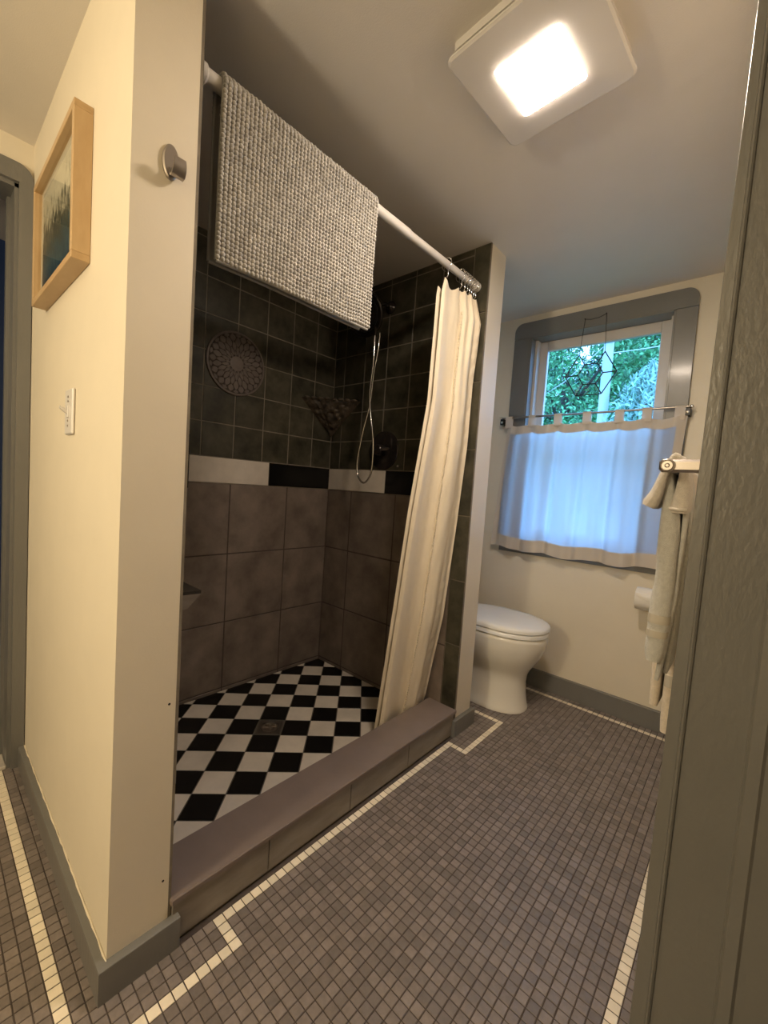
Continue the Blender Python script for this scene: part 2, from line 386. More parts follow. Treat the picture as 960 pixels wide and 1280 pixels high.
for light, lst in cells.items():
    lst.sort(); m = 'mosaic_light' if light else 'mosaic'
    mb = MB()
    for k, (sz, i, j) in enumerate(lst):
        a0, b0 = GX+i, GY+j
        a1, b1 = a0+1, b0+1
        if a0 < XW: a0 = XW
        if b1 > YW: b1 = YW
        dz = rnd.uniform(-0.012, 0.012)
        if k < 300 and sz < 0:
            o = put_tile('border_tile' if light else 'mosaic_tile', floor, 'z', 1, dz, a0, a1, b0, b1, m, gap=0.1, thick=0.12, bev=0.035)
        else:
            x0, x1, y0, y1 = a0+.05, a1-.05, b0+.05, b1-.05; b = .035
            v = [(x0, y0, -.12), (x1, y0, -.12), (x1, y1, -.12), (x0, y1, -.12), (x0, y0, dz-b), (x1, y0, dz-b), (x1, y1, dz-b), (x0, y1, dz-b), (x0+b, y0+b, dz), (x1-b, y0+b, dz), (x1-b, y1-b, dz), (x0+b, y1-b, dz)]
            mb.add(v, [(8, 9, 10, 11)] + [(q+t, q+(t+1) % 4, q+4+(t+1) % 4, q+4+t) for q in (0, 4) for t in range(4)])
    o = build('border_tile_rest' if light else 'mosaic_tile_rest', mb, m, floor, fix=False); o['kind'] = 'stuff'
    o.name = 'small_border_tiles' if light else 'small_mosaic_tiles'

# ------------------------------------------------------------------ ceiling and painted walls
cl = MB().box(-75, XH, YF-2, 92, ZC, ZC+3)
structure('ceiling', cl, 'ceiling', 'cream painted ceiling over the whole bathroom')
wl = MB(); wl.box(XW-1, 0, 0, YS0-0.3, -1, ZC+1)
wall_partition = structure('wall_partition', wl, 'paint', 'cream painted partition wall at the left end of the shower')
for (y, z) in ((4.18, 22.97), (4.21, 6.76)):
    build('nail_hole', MB().lathe([(0.11, -0.02), (0.11, 0.012), (0.06, 0.014)], (0, y, z), (1, 0, 0), 10), 'hole', wall_partition)
# left wall with its doorway (opening y -34.. -2.6)
wl = MB(); wl.box(XW-5, XW, -1.45, 4, -1, ZC+1); wl.box(XW-5, XW, YF-1, -1.45, 79.0, ZC+1); wl.box(XW-5, XW, YF-1, -36, -1, 79)
structure('wall_left', wl, 'paint', 'cream wall holding the grey doorway at the far left')
wl = MB(); wl.box(-75, -74, YF-1, 6, -1, ZC+1); wl.box(-74, XW-5, 4, 6, -1, ZC+1)
structure('wall_hall', wl, 'navy', 'dark navy wall of the next room seen through the left doorway')
wl = MB(); wl.box(-75, XH, YF-3, YF, -1, ZC+1)
structure('wall_front', wl, 'paint')
wl = MB(); wl.box(XR, XR+4.6, DOOR_Y+0.7, 90, -1, ZC+1); wl.box(XR, XR+4.6, YF, -24, -1, ZC+1); wl.box(XR, XR+4.6, -24, DOOR_Y+1, 80, ZC+1)
structure('wall_right', wl, 'paint', 'cream wall behind the towel bar')
wl = MB(); wl.box(XH, XH+3, YF, 60, -1, ZC+1); wl.box(XR+4.6, XH, 57, 60, -1, ZC+1)
structure('wall_passage', wl, 'paint')
wl = MB(); wl.box(XA-0.4, 0, YS1+0.35, YE, -1, ZC+1)
wall_end = structure('wall_stub', wl, 'paint', 'cream end of the wall between shower and toilet')
wl = MB(); wl.box(XA-4, XA, YE-.5, YW+1, -1, ZC+1)
structure('wall_alcove', wl, 'paint')
# window wall with opening
OX0, OX1, OZ0, OZ1 = -5.18, 22.4, 32.0, 79.6
wl = MB(); wl.box(XA-4, OX0, YW, YW+5.5, -1, ZC+1); wl.box(OX1, XR+4.6, YW, YW+5.5, -1, ZC+1)
wl.box(OX0, OX1, YW, YW+5.5, -1, OZ0); wl.box(OX0, OX1, YW, YW+5.5, OZ1, ZC+1)
structure('wall_back', wl, 'paint', 'cream wall with the window and curtain behind the toilet')

# ------------------------------------------------------------------ baseboards
def base_poly(h, t): return [(0, 0), (t, 0), (t, h-0.09), (t-0.03, h-0.03), (t-0.1, h), (0, h)]
def baseboard(name, p0, p1, nrm, h, label, t=0.72):
    """runs p0 -> p1 on the floor, growing along nrm."""
    mb = MB(); rings = []
    for p in (p0, p1): rings.append([(p[0]+nrm[0]*a, p[1]+nrm[1]*a, b) for a, b in base_poly(h, t)])
    mb.loft(rings)
    return structure(name, mb, 'trim', label, smooth=25)
# corner one: yellow wall and partition end together, mitred
mb = MB(); rings = []
for (px, py, dx, dy) in ((XW+0.6, 0, 0, -1), (0, 0, 1, -1), (0, YS0+0.55, 1, 0)):
    rings.append([(px+dx*a, py+dy*a, b) for a, b in base_poly(2.92, 0.74)])
mb.loft(rings)
structure('baseboard_partition', mb, 'trim', 'grey baseboard wrapping the corner of the partition wall', smooth=25)
mb = MB(); rings = []
for (px, py, dx, dy) in ((0, YS1-0.9, 1, 0), (0, YE, 1, 1), (XA, YE, 0, 1)):
    rings.append([(px+dx*a, py+dy*a, b) for a, b in base_poly(2.92, 0.74)])
mb.loft(rings)
structure('baseboard_stub', mb, 'trim', 'short grey baseboard between curb and toilet', smooth=25)
baseboard('baseboard_back', (XA, YW), (XR, YW), (0, -1), 3.92, 'grey baseboard below the window', 0.7)
baseboard('baseboard_right', (XR, DOOR_Y+4), (XR, YW), (-1, 0), 3.4, 'grey baseboard below the towel bar', 0.7)
mb = MB()
pts = [(XW+0.8 + k*0.75, -0.05-0.05*rnd.random(), 2.96+0.12*noise.noise((k*.37, 0, 1))) for k in range(52)]
mb.tube(pts, [0.05+0.06*rnd.random() for _ in pts], 6)
tag(build('caulk_bead', mb, 'caulk', smooth=60), kind='structure', label='thin cream caulk line on top of the grey baseboard')

# ------------------------------------------------------------------ shower: tiled walls
def rows(step, start, lo, hi):
    out = [lo]; k = start
    while k < hi - 0.3:
        if k > lo + 0.3: out.append(k)
        k += step
    out.append(hi); return out
wb = structure('wall_shower_back', MB().box(XB-3, XB-0.05, YS0-1, YS1+1, -1, ZC+1), 'wallgrout', 'back wall of the shower, dark slate above a band, brown below')
wr = structure('wall_shower_right', MB().box(XB-1, -0.0, YS1+0.05, YS1+0.36, 0, ZC+1), 'wallgrout', 'shower wall that carries the valve and hose')
wlft = structure('wall_shower_left', MB().box(XB-1, -0.02, YS0-0.35, YS0-0.05, 0, ZC+1), 'wallgrout', 'tiled left wall of the shower behind the partition')
build('lower_grout', MB().box(XB-.3, XB-.04, YS0, YS1, ZSF-.5, ZB0-.1), 'grout', wb)
build('lower_grout', MB().box(XB, -3.1, YS1+.04, YS1+.2, ZSF-.5, ZB0-.1), 'grout', wr)
zs_small = rows(6.2, 52.52, ZB1, ZC); zs_big = [ZSF-0.6, 2.2, 15.2, 28.35, ZB0]
ys_small = rows(6.13, 23.0-6.13*3, YS0, YS1); ys_big = rows(12.75, 3.4, YS0, YS1)
def field(parent, axis, sign, pos, A, B, m, name, **k):
    for a0, a1 in zip(A, A[1:]):
        for b0, b1 in zip(B, B[1:]):
            if a1-a0 > .4 and b1-b0 > .4: put_tile(name, parent, axis, sign, pos, a0, a1, b0, b1, m, **k)
field(wb, 'x', 1, XB, ys_small, zs_small, 'slate', 'slate_tile', jit=0.03)
field(wb, 'x', 1, XB, ys_big, zs_big, 'brown', 'wall_tile', jit=0.04, gap=0.24)
for a0, a1, m in ((37.04, YS1, 'blacktile'), (21.0, 37.04, 'whitetile'), (YS0, 21.0, 'blacktile')):
    put_tile('band_tile', wb, 'x', 1, XB+0.08, a0, a1, ZB0, ZB1, m)
xs_small = [XB] + [-34.2+6.23*k for k in range(6)]; XE = xs_small[-1]     # about -3.05
xs_big = [XB, -29.8, -17.1, -4.4, XE]
xs_big = [XB, -29.8, -17.1, XE]
field(wr, 'y', -1, YS1, xs_small, zs_small, 'slate', 'slate_tile', jit=0.03)
field(wr, 'y', -1, YS1, xs_big, zs_big, 'brown', 'wall_tile', jit=0.04, gap=0.24)
for a0, a1, m in ((XB, -20.1, 'whitetile'), (-20.1, XE, 'blacktile')):
    put_tile('band_tile', wr, 'y', -1, YS1-0.08, a0, a1, ZB0, ZB1, m)
field(wr, 'y', -1, YS1-0.12, [XE, 0.02], [4.2, 15.9, 27.4, 38.9, 50.4, 61.9, 73.4, ZC], 'slate', 'edge_tile', thick=0.3)
field(wlft, 'y', 1, YS0, xs_small+[0], zs_small, 'slate', 'slate_tile', jit=0.03)
field(wlft, 'y', 1, YS0, xs_big+[0], zs_big, 'brown', 'wall_tile', jit=0.03)
for a0, a1, m in ((XB, -20.1, 'whitetile'), (-20.1, 0, 'blacktile')):
    put_tile('band_tile', wlft, 'y', 1, YS0+0.08, a0, a1, ZB0, ZB1, m)

# ------------------------------------------------------------------ shower floor: black and white tiles laid diagonally
sf = structure('floor_shower', MB().box(XB-1, XCI+.4, YS0-1, YS1+1, -2, ZSF-0.07), 'floorgrout', 'shower floor of black and white tiles laid on the diagonal')
def clip(poly, ax, lim, keep_less):
    out = []
    for k in range(len(poly)):
        p, q = poly[k], poly[(k+1) % len(poly)]
        ip = (p[ax] <= lim) if keep_less else (p[ax] >= lim); iq = (q[ax] <= lim) if keep_less else (q[ax] >= lim)
        if ip: out.append(p)
        if ip != iq:
            t = (lim-p[ax])/(q[ax]-p[ax]); out.append((p[0]+t*(q[0]-p[0]), p[1]+t*(q[1]-p[1])))
    return out
HX, HY = 3.04, 3.13; AX, AY = -12.0, 10.35; DR = (1, 4)
for a in range(-14, 16):
    for b in range(-14, 16):
        if (a, b) == DR: continue
        cx = AX + HX*(a-b); cy = AY + HY*(a+b+1); g = 0.965
        poly = [(cx, cy-HY*g), (cx+HX*g, cy), (cx, cy+HY*g), (cx-HX*g, cy)]
        for ax, lim, less in ((0, XB+.05, False), (0, XCI+0.1, True), (1, YS0+.05, False), (1, YS1-.05, True)):
            if poly: poly = clip(poly, ax, lim, less)
        if len(poly) < 3: continue
        ar = abs(sum(poly[k][0]*poly[(k+1) % len(poly)][1]-poly[(k+1) % len(poly)][0]*poly[k][1] for k in range(len(poly))))/2
        if ar < 0.05: continue
        dz = rnd.uniform(-.015, .015); mx, my = sum(p[0] for p in poly)/len(poly), sum(p[1] for p in poly)/len(poly)
        ins = [(mx+(p[0]-mx)*0.985, my+(p[1]-my)*0.985) for p in poly]
        n = len(poly); mb = MB(); mb.loft([[(p[0], p[1], ZSF-.2) for p in poly], [(p[0], p[1], ZSF-.03+dz) for p in poly], [(p[0], p[1], ZSF+dz) for p in ins]])
        build('black_tile' if (a+b) % 2 == 0 else 'white_tile', mb, 'blacktile' if (a+b) % 2 == 0 else 'whitetile', sf, loc=(mx, my, ZSF))
dcx = AX+HX*(DR[0]-DR[1]); dcy = AY+HY*(DR[0]+DR[1]+1)
dr = thing('floor_drain', (dcx, dcy, ZSF-.1), 'square metal floor drain among the black and white shower tiles', 'drain')
g = 0.93; mb = MB()
sq = lambda k, z: [(dcx, dcy-HY*k, z), (dcx+HX*k, dcy, z), (dcx, dcy+HY*k, z), (dcx-HX*k, dcy, z)]
mb.loft([sq(g, ZSF-.1), sq(g, ZSF-.02), sq(g*.97, ZSF+.02), sq(.7, ZSF+.02), sq(.68, ZSF-.03)])
build('drain_frame', mb, mat('dull drain metal', (0.10, 0.085, 0.07), 0.45, metal=0.6), dr)
mb = MB(); mb.lathe([(1.35, -.06), (1.35, .03), (1.2, .06), (1.05, .06), (1.0, -.02)], (dcx, dcy, ZSF), (0, 0, 1), 28)
for k in range(8):
    an = k*math.pi/4+.2; c, s_ = math.cos(an), math.sin(an)
    mb.tube([(dcx+.3*c, dcy+.3*s_, ZSF+.04), (dcx+1.1*c, dcy+1.1*s_, ZSF+.04)], 0.09, 6)
mb.lathe([(.35, -.02), (.35, .07), (.2, .09)], (dcx, dcy, ZSF), (0, 0, 1), 14)
build('grate', mb, 'nickel', dr, smooth=40)

# ------------------------------------------------------------------ curb
ZCU = 4.63
curb = root_structure('trim_curb', (-2.6, YS0, 0), 'raised brown curb along the open side of the shower')
build('curb_core', MB().box(XCI+.3, -0.1, YS0-.2, YS1, -.1, ZCU-.7), 'wallgrout', curb)
build('curb_cap', MB().box(XCI, 0.4, YS0-.15, YS1, ZCU-0.62, ZCU, 0.1), 'curbcap', curb)
ye = [YS0, 15.2, 27.55, 39.8, YS1-0.4]
for a0, a1 in zip(ye, ye[1:]): put_tile('curb_tile', curb, 'x', 1, 0.15, a0, a1, 0.25, ZCU-.62, 'curbtile', gap=0.1, thick=.25)
for a0, a1 in zip(rows(6.1, 8, YS0, YS1), rows(6.1, 8, YS0, YS1)[1:]): put_tile('curb_inner_tile', curb, 'x', -1, XCI+.12, a0, a1, ZSF, ZCU-.62, 'brown', thick=.2)

# ------------------------------------------------------------------ ceiling fan light
lx, ly = 17.75, 28.4; an = R(-4.2); HS = 6.42
fan = thing('ceiling_fan_light', (lx, ly, ZC), 'square white ceiling fan cover with a lit square panel', 'ceiling light')
def rsq(cx, cy, h, rad, z, rot, n=6):
    out = []
    for k, (sx, sy) in enumerate(((1, -1), (1, 1), (-1, 1), (-1, -1))):
        for t in range(n+1):
            a = -math.pi/2 + k*math.pi/2 + t/n*math.pi/2
            x, y = sx*(h-rad)+rad*math.cos(a), sy*(h-rad)+rad*math.sin(a)
            out.append((cx+x*math.cos(rot)-y*math.sin(rot), cy+x*math.sin(rot)+y*math.cos(rot), z))
    return out
mb = MB().loft([rsq(lx, ly, HS-.5, .4, ZC, an), rsq(lx, ly, HS-.5, .4, ZC-.75, an), rsq(lx, ly, HS-.8, .4, ZC-.8, an)])
build('housing', mb, 'whiteplastic', fan, smooth=30)
mb = MB().loft([rsq(lx, ly, HS-1.5, .4, ZC-.75, an), rsq(lx, ly, HS-1.5, .4, ZC-1.5, an)])
build('grille_neck', mb, 'blackmetal', fan)
px_, py_ = 17.6, 28.6; PH = 3.05
mb = MB()
mb.loft([rsq(lx, ly, HS-.15, .75, ZC-1.45, an), rsq(lx, ly, HS, .8, ZC-1.6, an), rsq(lx, ly, HS, .8, ZC-1.75, an), rsq(lx, ly, HS-.2, .75, ZC-1.9, an), rsq(px_, py_, PH+.12, .35, ZC-2.08, an), rsq(px_, py_, PH+.05, .35, ZC-2.0, an)])
build('cover', mb, 'whiteplastic', fan, smooth=12)
mb = MB().loft([rsq(px_, py_, PH, .35, ZC-2.0, an), rsq(px_, py_, PH, .35, ZC-2.14, an), rsq(px_, py_, PH-.15, .3, ZC-2.2, an)])
tag(build('light_panel', mb, 'panel', fan), 'glowing square lamp panel')

# ------------------------------------------------------------------ framed picture, switch, hook on the partition
FX0, FX1, FZ0, FZ1, FD = -28.55, -10.15, 61.1, 74.35, 1.44
fr = thing('framed_picture', (FX0, 0, FZ0), 'picture of dark reeds in a deep pale maple frame', 'picture')
wd = 0.62
build('frame_rail', MB().box(FX0, FX1, -FD, -.02, FZ0, FZ0+wd, .04), 'maple_h', fr)
build('frame_rail', MB().box(FX0, FX1, -FD, -.02, FZ1-wd, FZ1, .04), 'maple_h', fr)
build('frame_stile', MB().box(FX0, FX0+wd, -FD, -.02, FZ0+wd, FZ1-wd, .04), 'maple', fr)
build('frame_stile', MB().box(FX1-wd, FX1, -FD, -.02, FZ0+wd, FZ1-wd, .04), 'maple', fr)
build('backing_board', MB().box(FX0+.3, FX1-.3, -.75, -.1, FZ0+.3, FZ1-.3), mat('cream mount board', (0.50, 0.46, 0.37), .8), fr)
build('print', MB().box(FX0+1.9, FX1-1.1, -.80, -.74, FZ0+wd, FZ1-1.6), 'art', fr)
build('glass', MB().box(FX0+.45, FX1-.45, -1.02, -.97, FZ0+.45, FZ1-.45), 'art_glass', fr)

sw = thing('light_switch', (-15.6, 0, 48.3), 'white toggle light switch below the framed picture', 'light switch')
build('plate', MB().box(-17.05, -14.15, -.3, 0, 46.05, 50.55, .12), 'whiteplastic', sw, smooth=20)
build('toggle_surround', MB().box(-15.95, -15.25, -.42, -.25, 47.7, 48.9, .05), 'whiteplastic', sw)
mb = MB(); mb.loft([[(-15.78, -.3, 47.95), (-15.42, -.3, 47.95), (-15.42, -.3, 48.45), (-15.78, -.3, 48.45)], [(-15.74, -1.0, 48.5), (-15.46, -1.0, 48.5), (-15.46, -1.0, 48.78), (-15.74, -1.0, 48.78)]])
build('toggle', mb, 'whiteplastic', sw)
for z in (46.9, 47.4, 49.3, 49.75):
    build('screw', MB().lathe([(.11, 0), (.11, .05), (.06, .08)], (-15.6, -.3, z), (0, -1, 0), 10), 'nickel', sw)

hk = thing('robe_hook', (0, 2.75, 66.8), 'brushed nickel robe hook alone on the narrow cream wall', 'hook')
mb = MB(); n = 28
def oval(x, ry, rz, cz): return [(x, 2.7+ry*math.cos(2*math.pi*k/n), cz+rz*math.sin(2*math.pi*k/n)) for k in range(n)]
mb.loft([oval(0, .62, 1.3, 66.85), oval(.16, .62, 1.3, 66.85), oval(.26, .52, 1.2, 66.85)])
build('backplate', mb, 'nickel', hk, smooth=40)
mb = MB(); prof = [(.2, 66.3), (.4, 65.9), (.7, 65.65), (1.0, 65.7), (1.22, 66.0), (1.28, 66.4), (1.24, 66.75)]
rings = []
for k, (x, z) in enumerate(prof):
    p0 = Vector((prof[max(0, k-1)][0], 0, prof[max(0, k-1)][1])); p1 = Vector((prof[min(len(prof)-1, k+1)][0], 0, prof[min(len(prof)-1, k+1)][1]))
    t = (p1-p0).normalized(); nn = Vector((-t.z, 0, t.x))*.1; hw = .42+.06*math.sin(k/6*math.pi)
    c = Vector((x, 2.95, z)); rings.append([c+nn+Vector((0, -hw, 0)), c+nn+Vector((0, hw, 0)), c-nn+Vector((0, hw, 0)), c-nn+Vector((0, -hw, 0))])
mb.loft(rings); build('hook_tongue', mb, 'nickel', hk, smooth=50)

# ------------------------------------------------------------------ left doorway (grey casing, dark room beyond)
d1 = root_structure('door_1', (XW, -1.5, 0), 'grey cased doorway into a dark navy room')
build('casing', MB().prism([(-.1, 0), (-1.5, 0), (-1.5, 79.06), (-.1, 79.06)], 'yz', XW, XW+.7), 'trim', d1)
top = [(-.05, 79.05), (-.05, 79.7)] + [(-.05-1.7+1.7*math.cos(a), 79.7+1.7*math.sin(a)) for a in [R(k*9) for k in range(1, 11)]] + [(-37, 81.4), (-37, 79.05)]
build('head_casing', MB().prism(top, 'yz', XW, XW+.7), 'trim', d1)
build('jamb', MB().box(XW-5, XW+.1, -1.9, -1.4, 0, 79.0), 'trim', d1)
build('head_jamb', MB().box(XW-5, XW+.1, -36, -1.4, 78.5, 79.1), 'trim', d1)
build('stop', MB().box(XW-4.6, XW-3.4, -2.25, -1.85, 0, 78.5), 'trim', d1)
build('threshold', MB().box(XW-5, XW+.2, -36, -1.9, -.06, .45, .1), 'marble', d1)

# ------------------------------------------------------------------ near door jamb on the right (old, leaning, heavy gloss paint)
d2 = root_structure('door_2', (XR, DOOR_Y, 0), 'grey painted door jamb close to the viewer')
def leaning(prof, z0, z1):
    """prof: (x at z=40, y, lean per inch)"""
    return MB().loft([[(x+(z-40)*l, y, z) for x, y, l in prof] for z in (z0, 10, 30, 50, 70, z1)])
e0, eb = .0125, .007
build('casing', leaning([(33.63, 18.19, e0), (33.66, 18.15, e0), (34.2, 18.15, eb), (34.22, 18.2, eb), (34.22, 21.6, eb), (33.9, 22.0, e0), (33.66, 22.0, e0)], 0, 82), 'trim_thick', d2)
build('jamb', leaning([(34.2, 18.16, eb), (34.24, 18.02, eb), (34.33, 17.96, eb), (34.42, 18.02, eb), (34.46, 18.14, eb), (34.6, 18.15, eb), (44, 18.15, 0), (44, 19.2, 0), (34.3, 19.2, eb)], 0, 82), 'trim_thick', d2, smooth=30)
build('door_stop', leaning([(36.95, 18.2, .003), (37.0, 17.9, .003), (37.1, 17.75, .003), (37.6, 17.72, .003), (37.74, 17.85, .003), (43.9, 17.85, 0), (43.9, 18.2, 0)], 0, 82), 'trim_thick', d2, smooth=30)

# ------------------------------------------------------------------ window
w1 = root_structure('window_1', (8.6, YW, OZ0), 'window in grey casing with a white sash above the cafe curtain')
cx0, cx1, cz0, cz1 = -9.05, 25.75, 30.1, 83.0; yf0, yf1 = YW-.7, YW
rr = 2.0
top = [(cx0, 79.5)] + [(cx0+rr-rr*math.cos(a), cz1-rr+rr*math.sin(a)) for a in [R(k*9) for k in range(11)]] + [(cx1-rr+rr*math.sin(a), cz1-rr+rr*math.cos(a)) for a in [R(k*9) for k in range(11)]] + [(cx1, 79.5)]
build('head_casing', MB().prism(top, 'xz', yf0, yf1), 'trim', w1, smooth=25)
build('side_casing', MB().box(cx0, OX0, yf0, yf1, cz0+1.9, 79.45, .06), 'trim', w1)
build('side_casing', MB().box(OX1, cx1, yf0, yf1, cz0+1.9, 79.45, .06), 'trim', w1)
build('sill', MB().box(cx0, cx1, yf0-.35, YW+5, cz0+.9, OZ0+.1, .08), 'trim', w1)
build('apron', MB().box(cx0+.3, cx1-.3, yf0, yf1, cz0-.3, cz0+.9, .06), 'trim', w1)
build('side_jamb', MB().box(OX0, OX0+.35, yf0+.1, YW+5.4, OZ0, OZ1), 'trim', w1)
build('side_jamb', MB().box(OX1-.35, OX1, yf0+.1, YW+5.4, OZ0, OZ1), 'trim', w1)
build('head_jamb', MB().box(OX0, OX1, yf0+.1, YW+5.4, OZ1-.35, OZ1), 'trim', w1)
ys = YW+2.0
build('jamb_liner', MB().box(OX0+.35, OX0+.95, ys-.5, ys+2.5, OZ0, OZ1-.35), 'vinyl', w1)
build('jamb_liner', MB().box(OX1-.95, OX1-.35, ys-.5, ys+2.5, OZ0, OZ1-.35), 'vinyl', w1)
def sash(y, x0, x1, z0, z1, bot, topw, glass=True):
    sh = MB(); sw_ = 2.0
    s1 = build('sash', MB().box(x0, x0+sw_, y, y+1.1, z0, z1, .1), 'vinyl', w1)
    build('stile', MB().box(x1-sw_, x1, y, y+1.1, z0, z1, .1), 'vinyl', s1)
    build('top_rail', MB().box(x0+sw_, x1-sw_, y+.03, y+1.07, z1-topw, z1, .1), 'vinyl', s1)
    build('bottom_rail', MB().box(x0+sw_, x1-sw_, y+.03, y+1.07, z0, z0+bot, .1), 'vinyl', s1)
    build('pane', MB().box(x0+sw_-.2, x1-sw_+.2, y+.5, y+.6, z0+bot-.2, z1-topw+.2), 'glass', s1)
sash(ys+1.2, OX0+.7, OX1-.7, 54.5, OZ1-.35, 1.6, 2.2)
sash(ys, OX0+.7, OX1-.7, OZ0+.1, 56.0, 2.4, 1.6)
build('sash_latch', MB().box(7.6, 9.6, ys-.1, ys+1.0, 56.0, 56.5, .1), 'vinyl', w1)

# cafe rod
rod_z, rod_y = 61.15, YW-1.75
cr = thing('cafe_curtain_rod', (8, rod_y, rod_z), 'thin nickel curtain rod across the window', 'curtain rod')
build('rod', MB().tube([(-10.2, rod_y, rod_z), (8, rod_y, rod_z-.05), (26.3, rod_y, rod_z)], .22, 10), 'nickel', cr, smooth=60)
for x in (-9.9, 25.9):
    b = build('bracket', MB().box(x-.45, x+.45, rod_y-.3, YW-.02, rod_z-1.6, rod_z-.25, .05), 'blackmetal', cr)
    build('screw', MB().lathe([(.28, 0), (.28, .08), (.15, .14)], (x, rod_y-.3, rod_z-1.0), (0, -1, 0), 12), 'chrome', b, smooth=40)
    build('finial', MB().ball((x-.4 if x < 0 else x+.55, rod_y, rod_z), .36), 'chrome', cr, smooth=60)

# cafe curtain
cc = thing('cafe_curtain', (8, rod_y, 31), 'sheer white tab top curtain over the lower half of the window', 'curtain')
tabs = [-8.2, -2.7, 3.0, 8.9, 14.9, 19.6, 24.8]
def top_z(x):
    for a, b in zip(tabs, tabs[1:]):
        if a <= x <= b: return 59.55 - 0.55*math.sin(math.pi*(x-a)/(b-a))
    return 59.55
def ccfn(off):
    def fn(u_, v_):
        xt = -8.75 + 34.5*u_; xb = -10.4 + 34.9*u_
        zt = top_z(xt); zb = 31.0 - 0.55*math.sin(math.pi*u_) + .25*math.sin(u_*22)
        x = xt + (xb-xt)*(1-v_)**.8; z = zb + (zt-zb)*v_
        a = .25+.45*(1-v_)
        y = rod_y - .15 - 0.25*(1-v_) + a*math.sin(u_*38+.8*math.sin(v_*2.2)) * (.7+.3*math.sin(u_*9)) + .18*math.sin(u_*75+2*v_)
        return (x + .25*math.cos(u_*38), y + off, z)
    return fn
build('panel', MB().sheet(ccfn(0), 160, 40), 'linen', cc, smooth=80)
for nm, u0, u1, v0, v1, nu, nv in (('bottom_hem', 0, 1, 0, .095, 160, 4), ('heading', 0, 1, .935, 1.0, 160, 3), ('side_hem', 0, .035, .095, .935, 5, 36), ('side_hem', .965, 1, .095, .935, 5, 36)):
    fn0 = ccfn(.06); mb = MB()
    mb.sheet(lambda a, b: fn0(u0+(u1-u0)*a, v0+(v1-v0)*b), nu, nv)
    fn1 = ccfn(-.06); mb.sheet(lambda a, b: fn1(u0+(u1-u0)*a, v0+(v1-v0)*b), nu, nv)
    build(nm, mb, 'linen_hem', cc, smooth=80)
for x in tabs:
    mb = MB()
    def tabfn(a, b, x=x):
        xx = x-.8+1.6*a; t = b
        if t < .42: return (xx, rod_y-.32, 58.75+(61.15-58.75)*t/.42)
        if t > .58: return (xx, rod_y+.32, 61.15-(61.15-58.75)*(t-.58)/.42)
        an_ = math.pi*(t-.42)/.16; return (xx, rod_y-.32*math.cos(an_), 61.15+.32*math.sin(an_))
    mb.sheet(tabfn, 3, 24); build('tab', mb, 'linen_hem', cc, smooth=70)

# suncatcher
sx, sz, sy = 8.45, 69.35, YW-1.0
sn = thing('suncatcher', (sx, sy, sz), 'clear cut glass star suncatcher hanging in the window', 'suncatcher')
ho = [(sx+5.0*math.cos(R(60*k)), sz+4.9*math.sin(R(60*k))) for k in range(6)]
hi_ = [(sx+2.45*math.cos(R(60*k)), sz+2.4*math.sin(R(60*k))) for k in range(6)]
for k in range(6):
    q = [ho[k], ho[(k+1) % 6], hi_[(k+1) % 6], hi_[k]]
    if k == 1: continue
    mx, mz = sum(p[0] for p in q)/4, sum(p[1] for p in q)/4
    ins = [(mx+(p[0]-mx)*.62, mz+(p[1]-mz)*.62) for p in q]
    mb = MB().loft([[(p[0], sy+.02, p[1]) for p in q], [(p[0], sy-.03, p[1]) for p in q], [(p[0], sy-.14, p[1]) for p in ins]])
    build('bevel_piece', mb, 'bevel_glass', sn)
    for a, b in ((q[0], q[1]), (q[3], q[0]), (q[1], q[2]), (q[2], q[3])):
        pass
mb = MB().prism(hi_, 'xz', sy-.05, sy+.02); build('centre_glass', mb, 'bevel_glass', sn)
mb = MB()
for k in range(6):
    a, b, c, d = ho[k], ho[(k+1) % 6], hi_[k], hi_[(k+1) % 6]
    if k != 1: mb.tube([(a[0], sy, a[1]), (b[0], sy, b[1])], .12, 6)
    mb.tube([(a[0], sy, a[1]), (c[0], sy, c[1])], .12, 6); mb.tube([(c[0], sy, c[1]), (d[0], sy, d[1])], .12, 6)
build('lead_came', mb, 'blackmetal', sn)
mb = MB().tube([(ho[2][0], sy, ho[2][1]), (6.45, yf0-.15, 81.0)], .055, 6).tube([(ho[1][0], sy, ho[1][1]), (10.5, yf0-.15, 81.3)], .055, 6)
mb.tube([(6.45, yf0-.15, 81.0), (7.6, yf0-.12, 80.75), (9.2, yf0-.12, 80.85), (10.5, yf0-.15, 81.3)], .055, 6)
build('hanging_cord', mb, 'blackmetal', sn)
for x, z in ((6.45, 81.0), (10.5, 81.3)): build('pin', MB().lathe([(.08, 0), (.08, .25), (.14, .27), (.14, .33)], (x, yf0, z), (0, -1, 0), 8), 'blackmetal', sn)

# ------------------------------------------------------------------ toilet
TY = 71.0
to = thing('toilet', (-4, TY, 0), 'white toilet with closed lid beside the wall end, under the window', 'toilet')
def egg(z, xf, xb, hw, cx=-1.5, n=56, e=2.25):
    out = []
    for k in range(n):
        a = 2*math.pi*k/n; c, s_ = math.cos(a), math.sin(a)
        rx = (xf-cx) if c >= 0 else (cx-xb); ee = 2/e
        out.append((cx+rx*math.copysign(abs(c)**ee, c), TY+hw*math.copysign(abs(s_)**ee, s_), z))
    return out
secs = [(0, 5.7, -13, 5.1), (.5, 5.7, -13, 5.1), (.8, 5.5, -13, 4.95), (3, 5.2, -13, 4.6), (5.5, 5.0, -13, 4.4), (7.2, 5.2, -13, 4.5), (8.4, 5.8, -13, 5.0), (9.8, 6.8, -13, 5.8), (11.5, 7.7, -13, 6.5), (13.3, 8.3, -13, 6.9), (14.9, 8.55, -13.5, 7.05), (15.5, 8.45, -13.5, 7.0), (15.7, 8.2, -13.5, 6.8)]
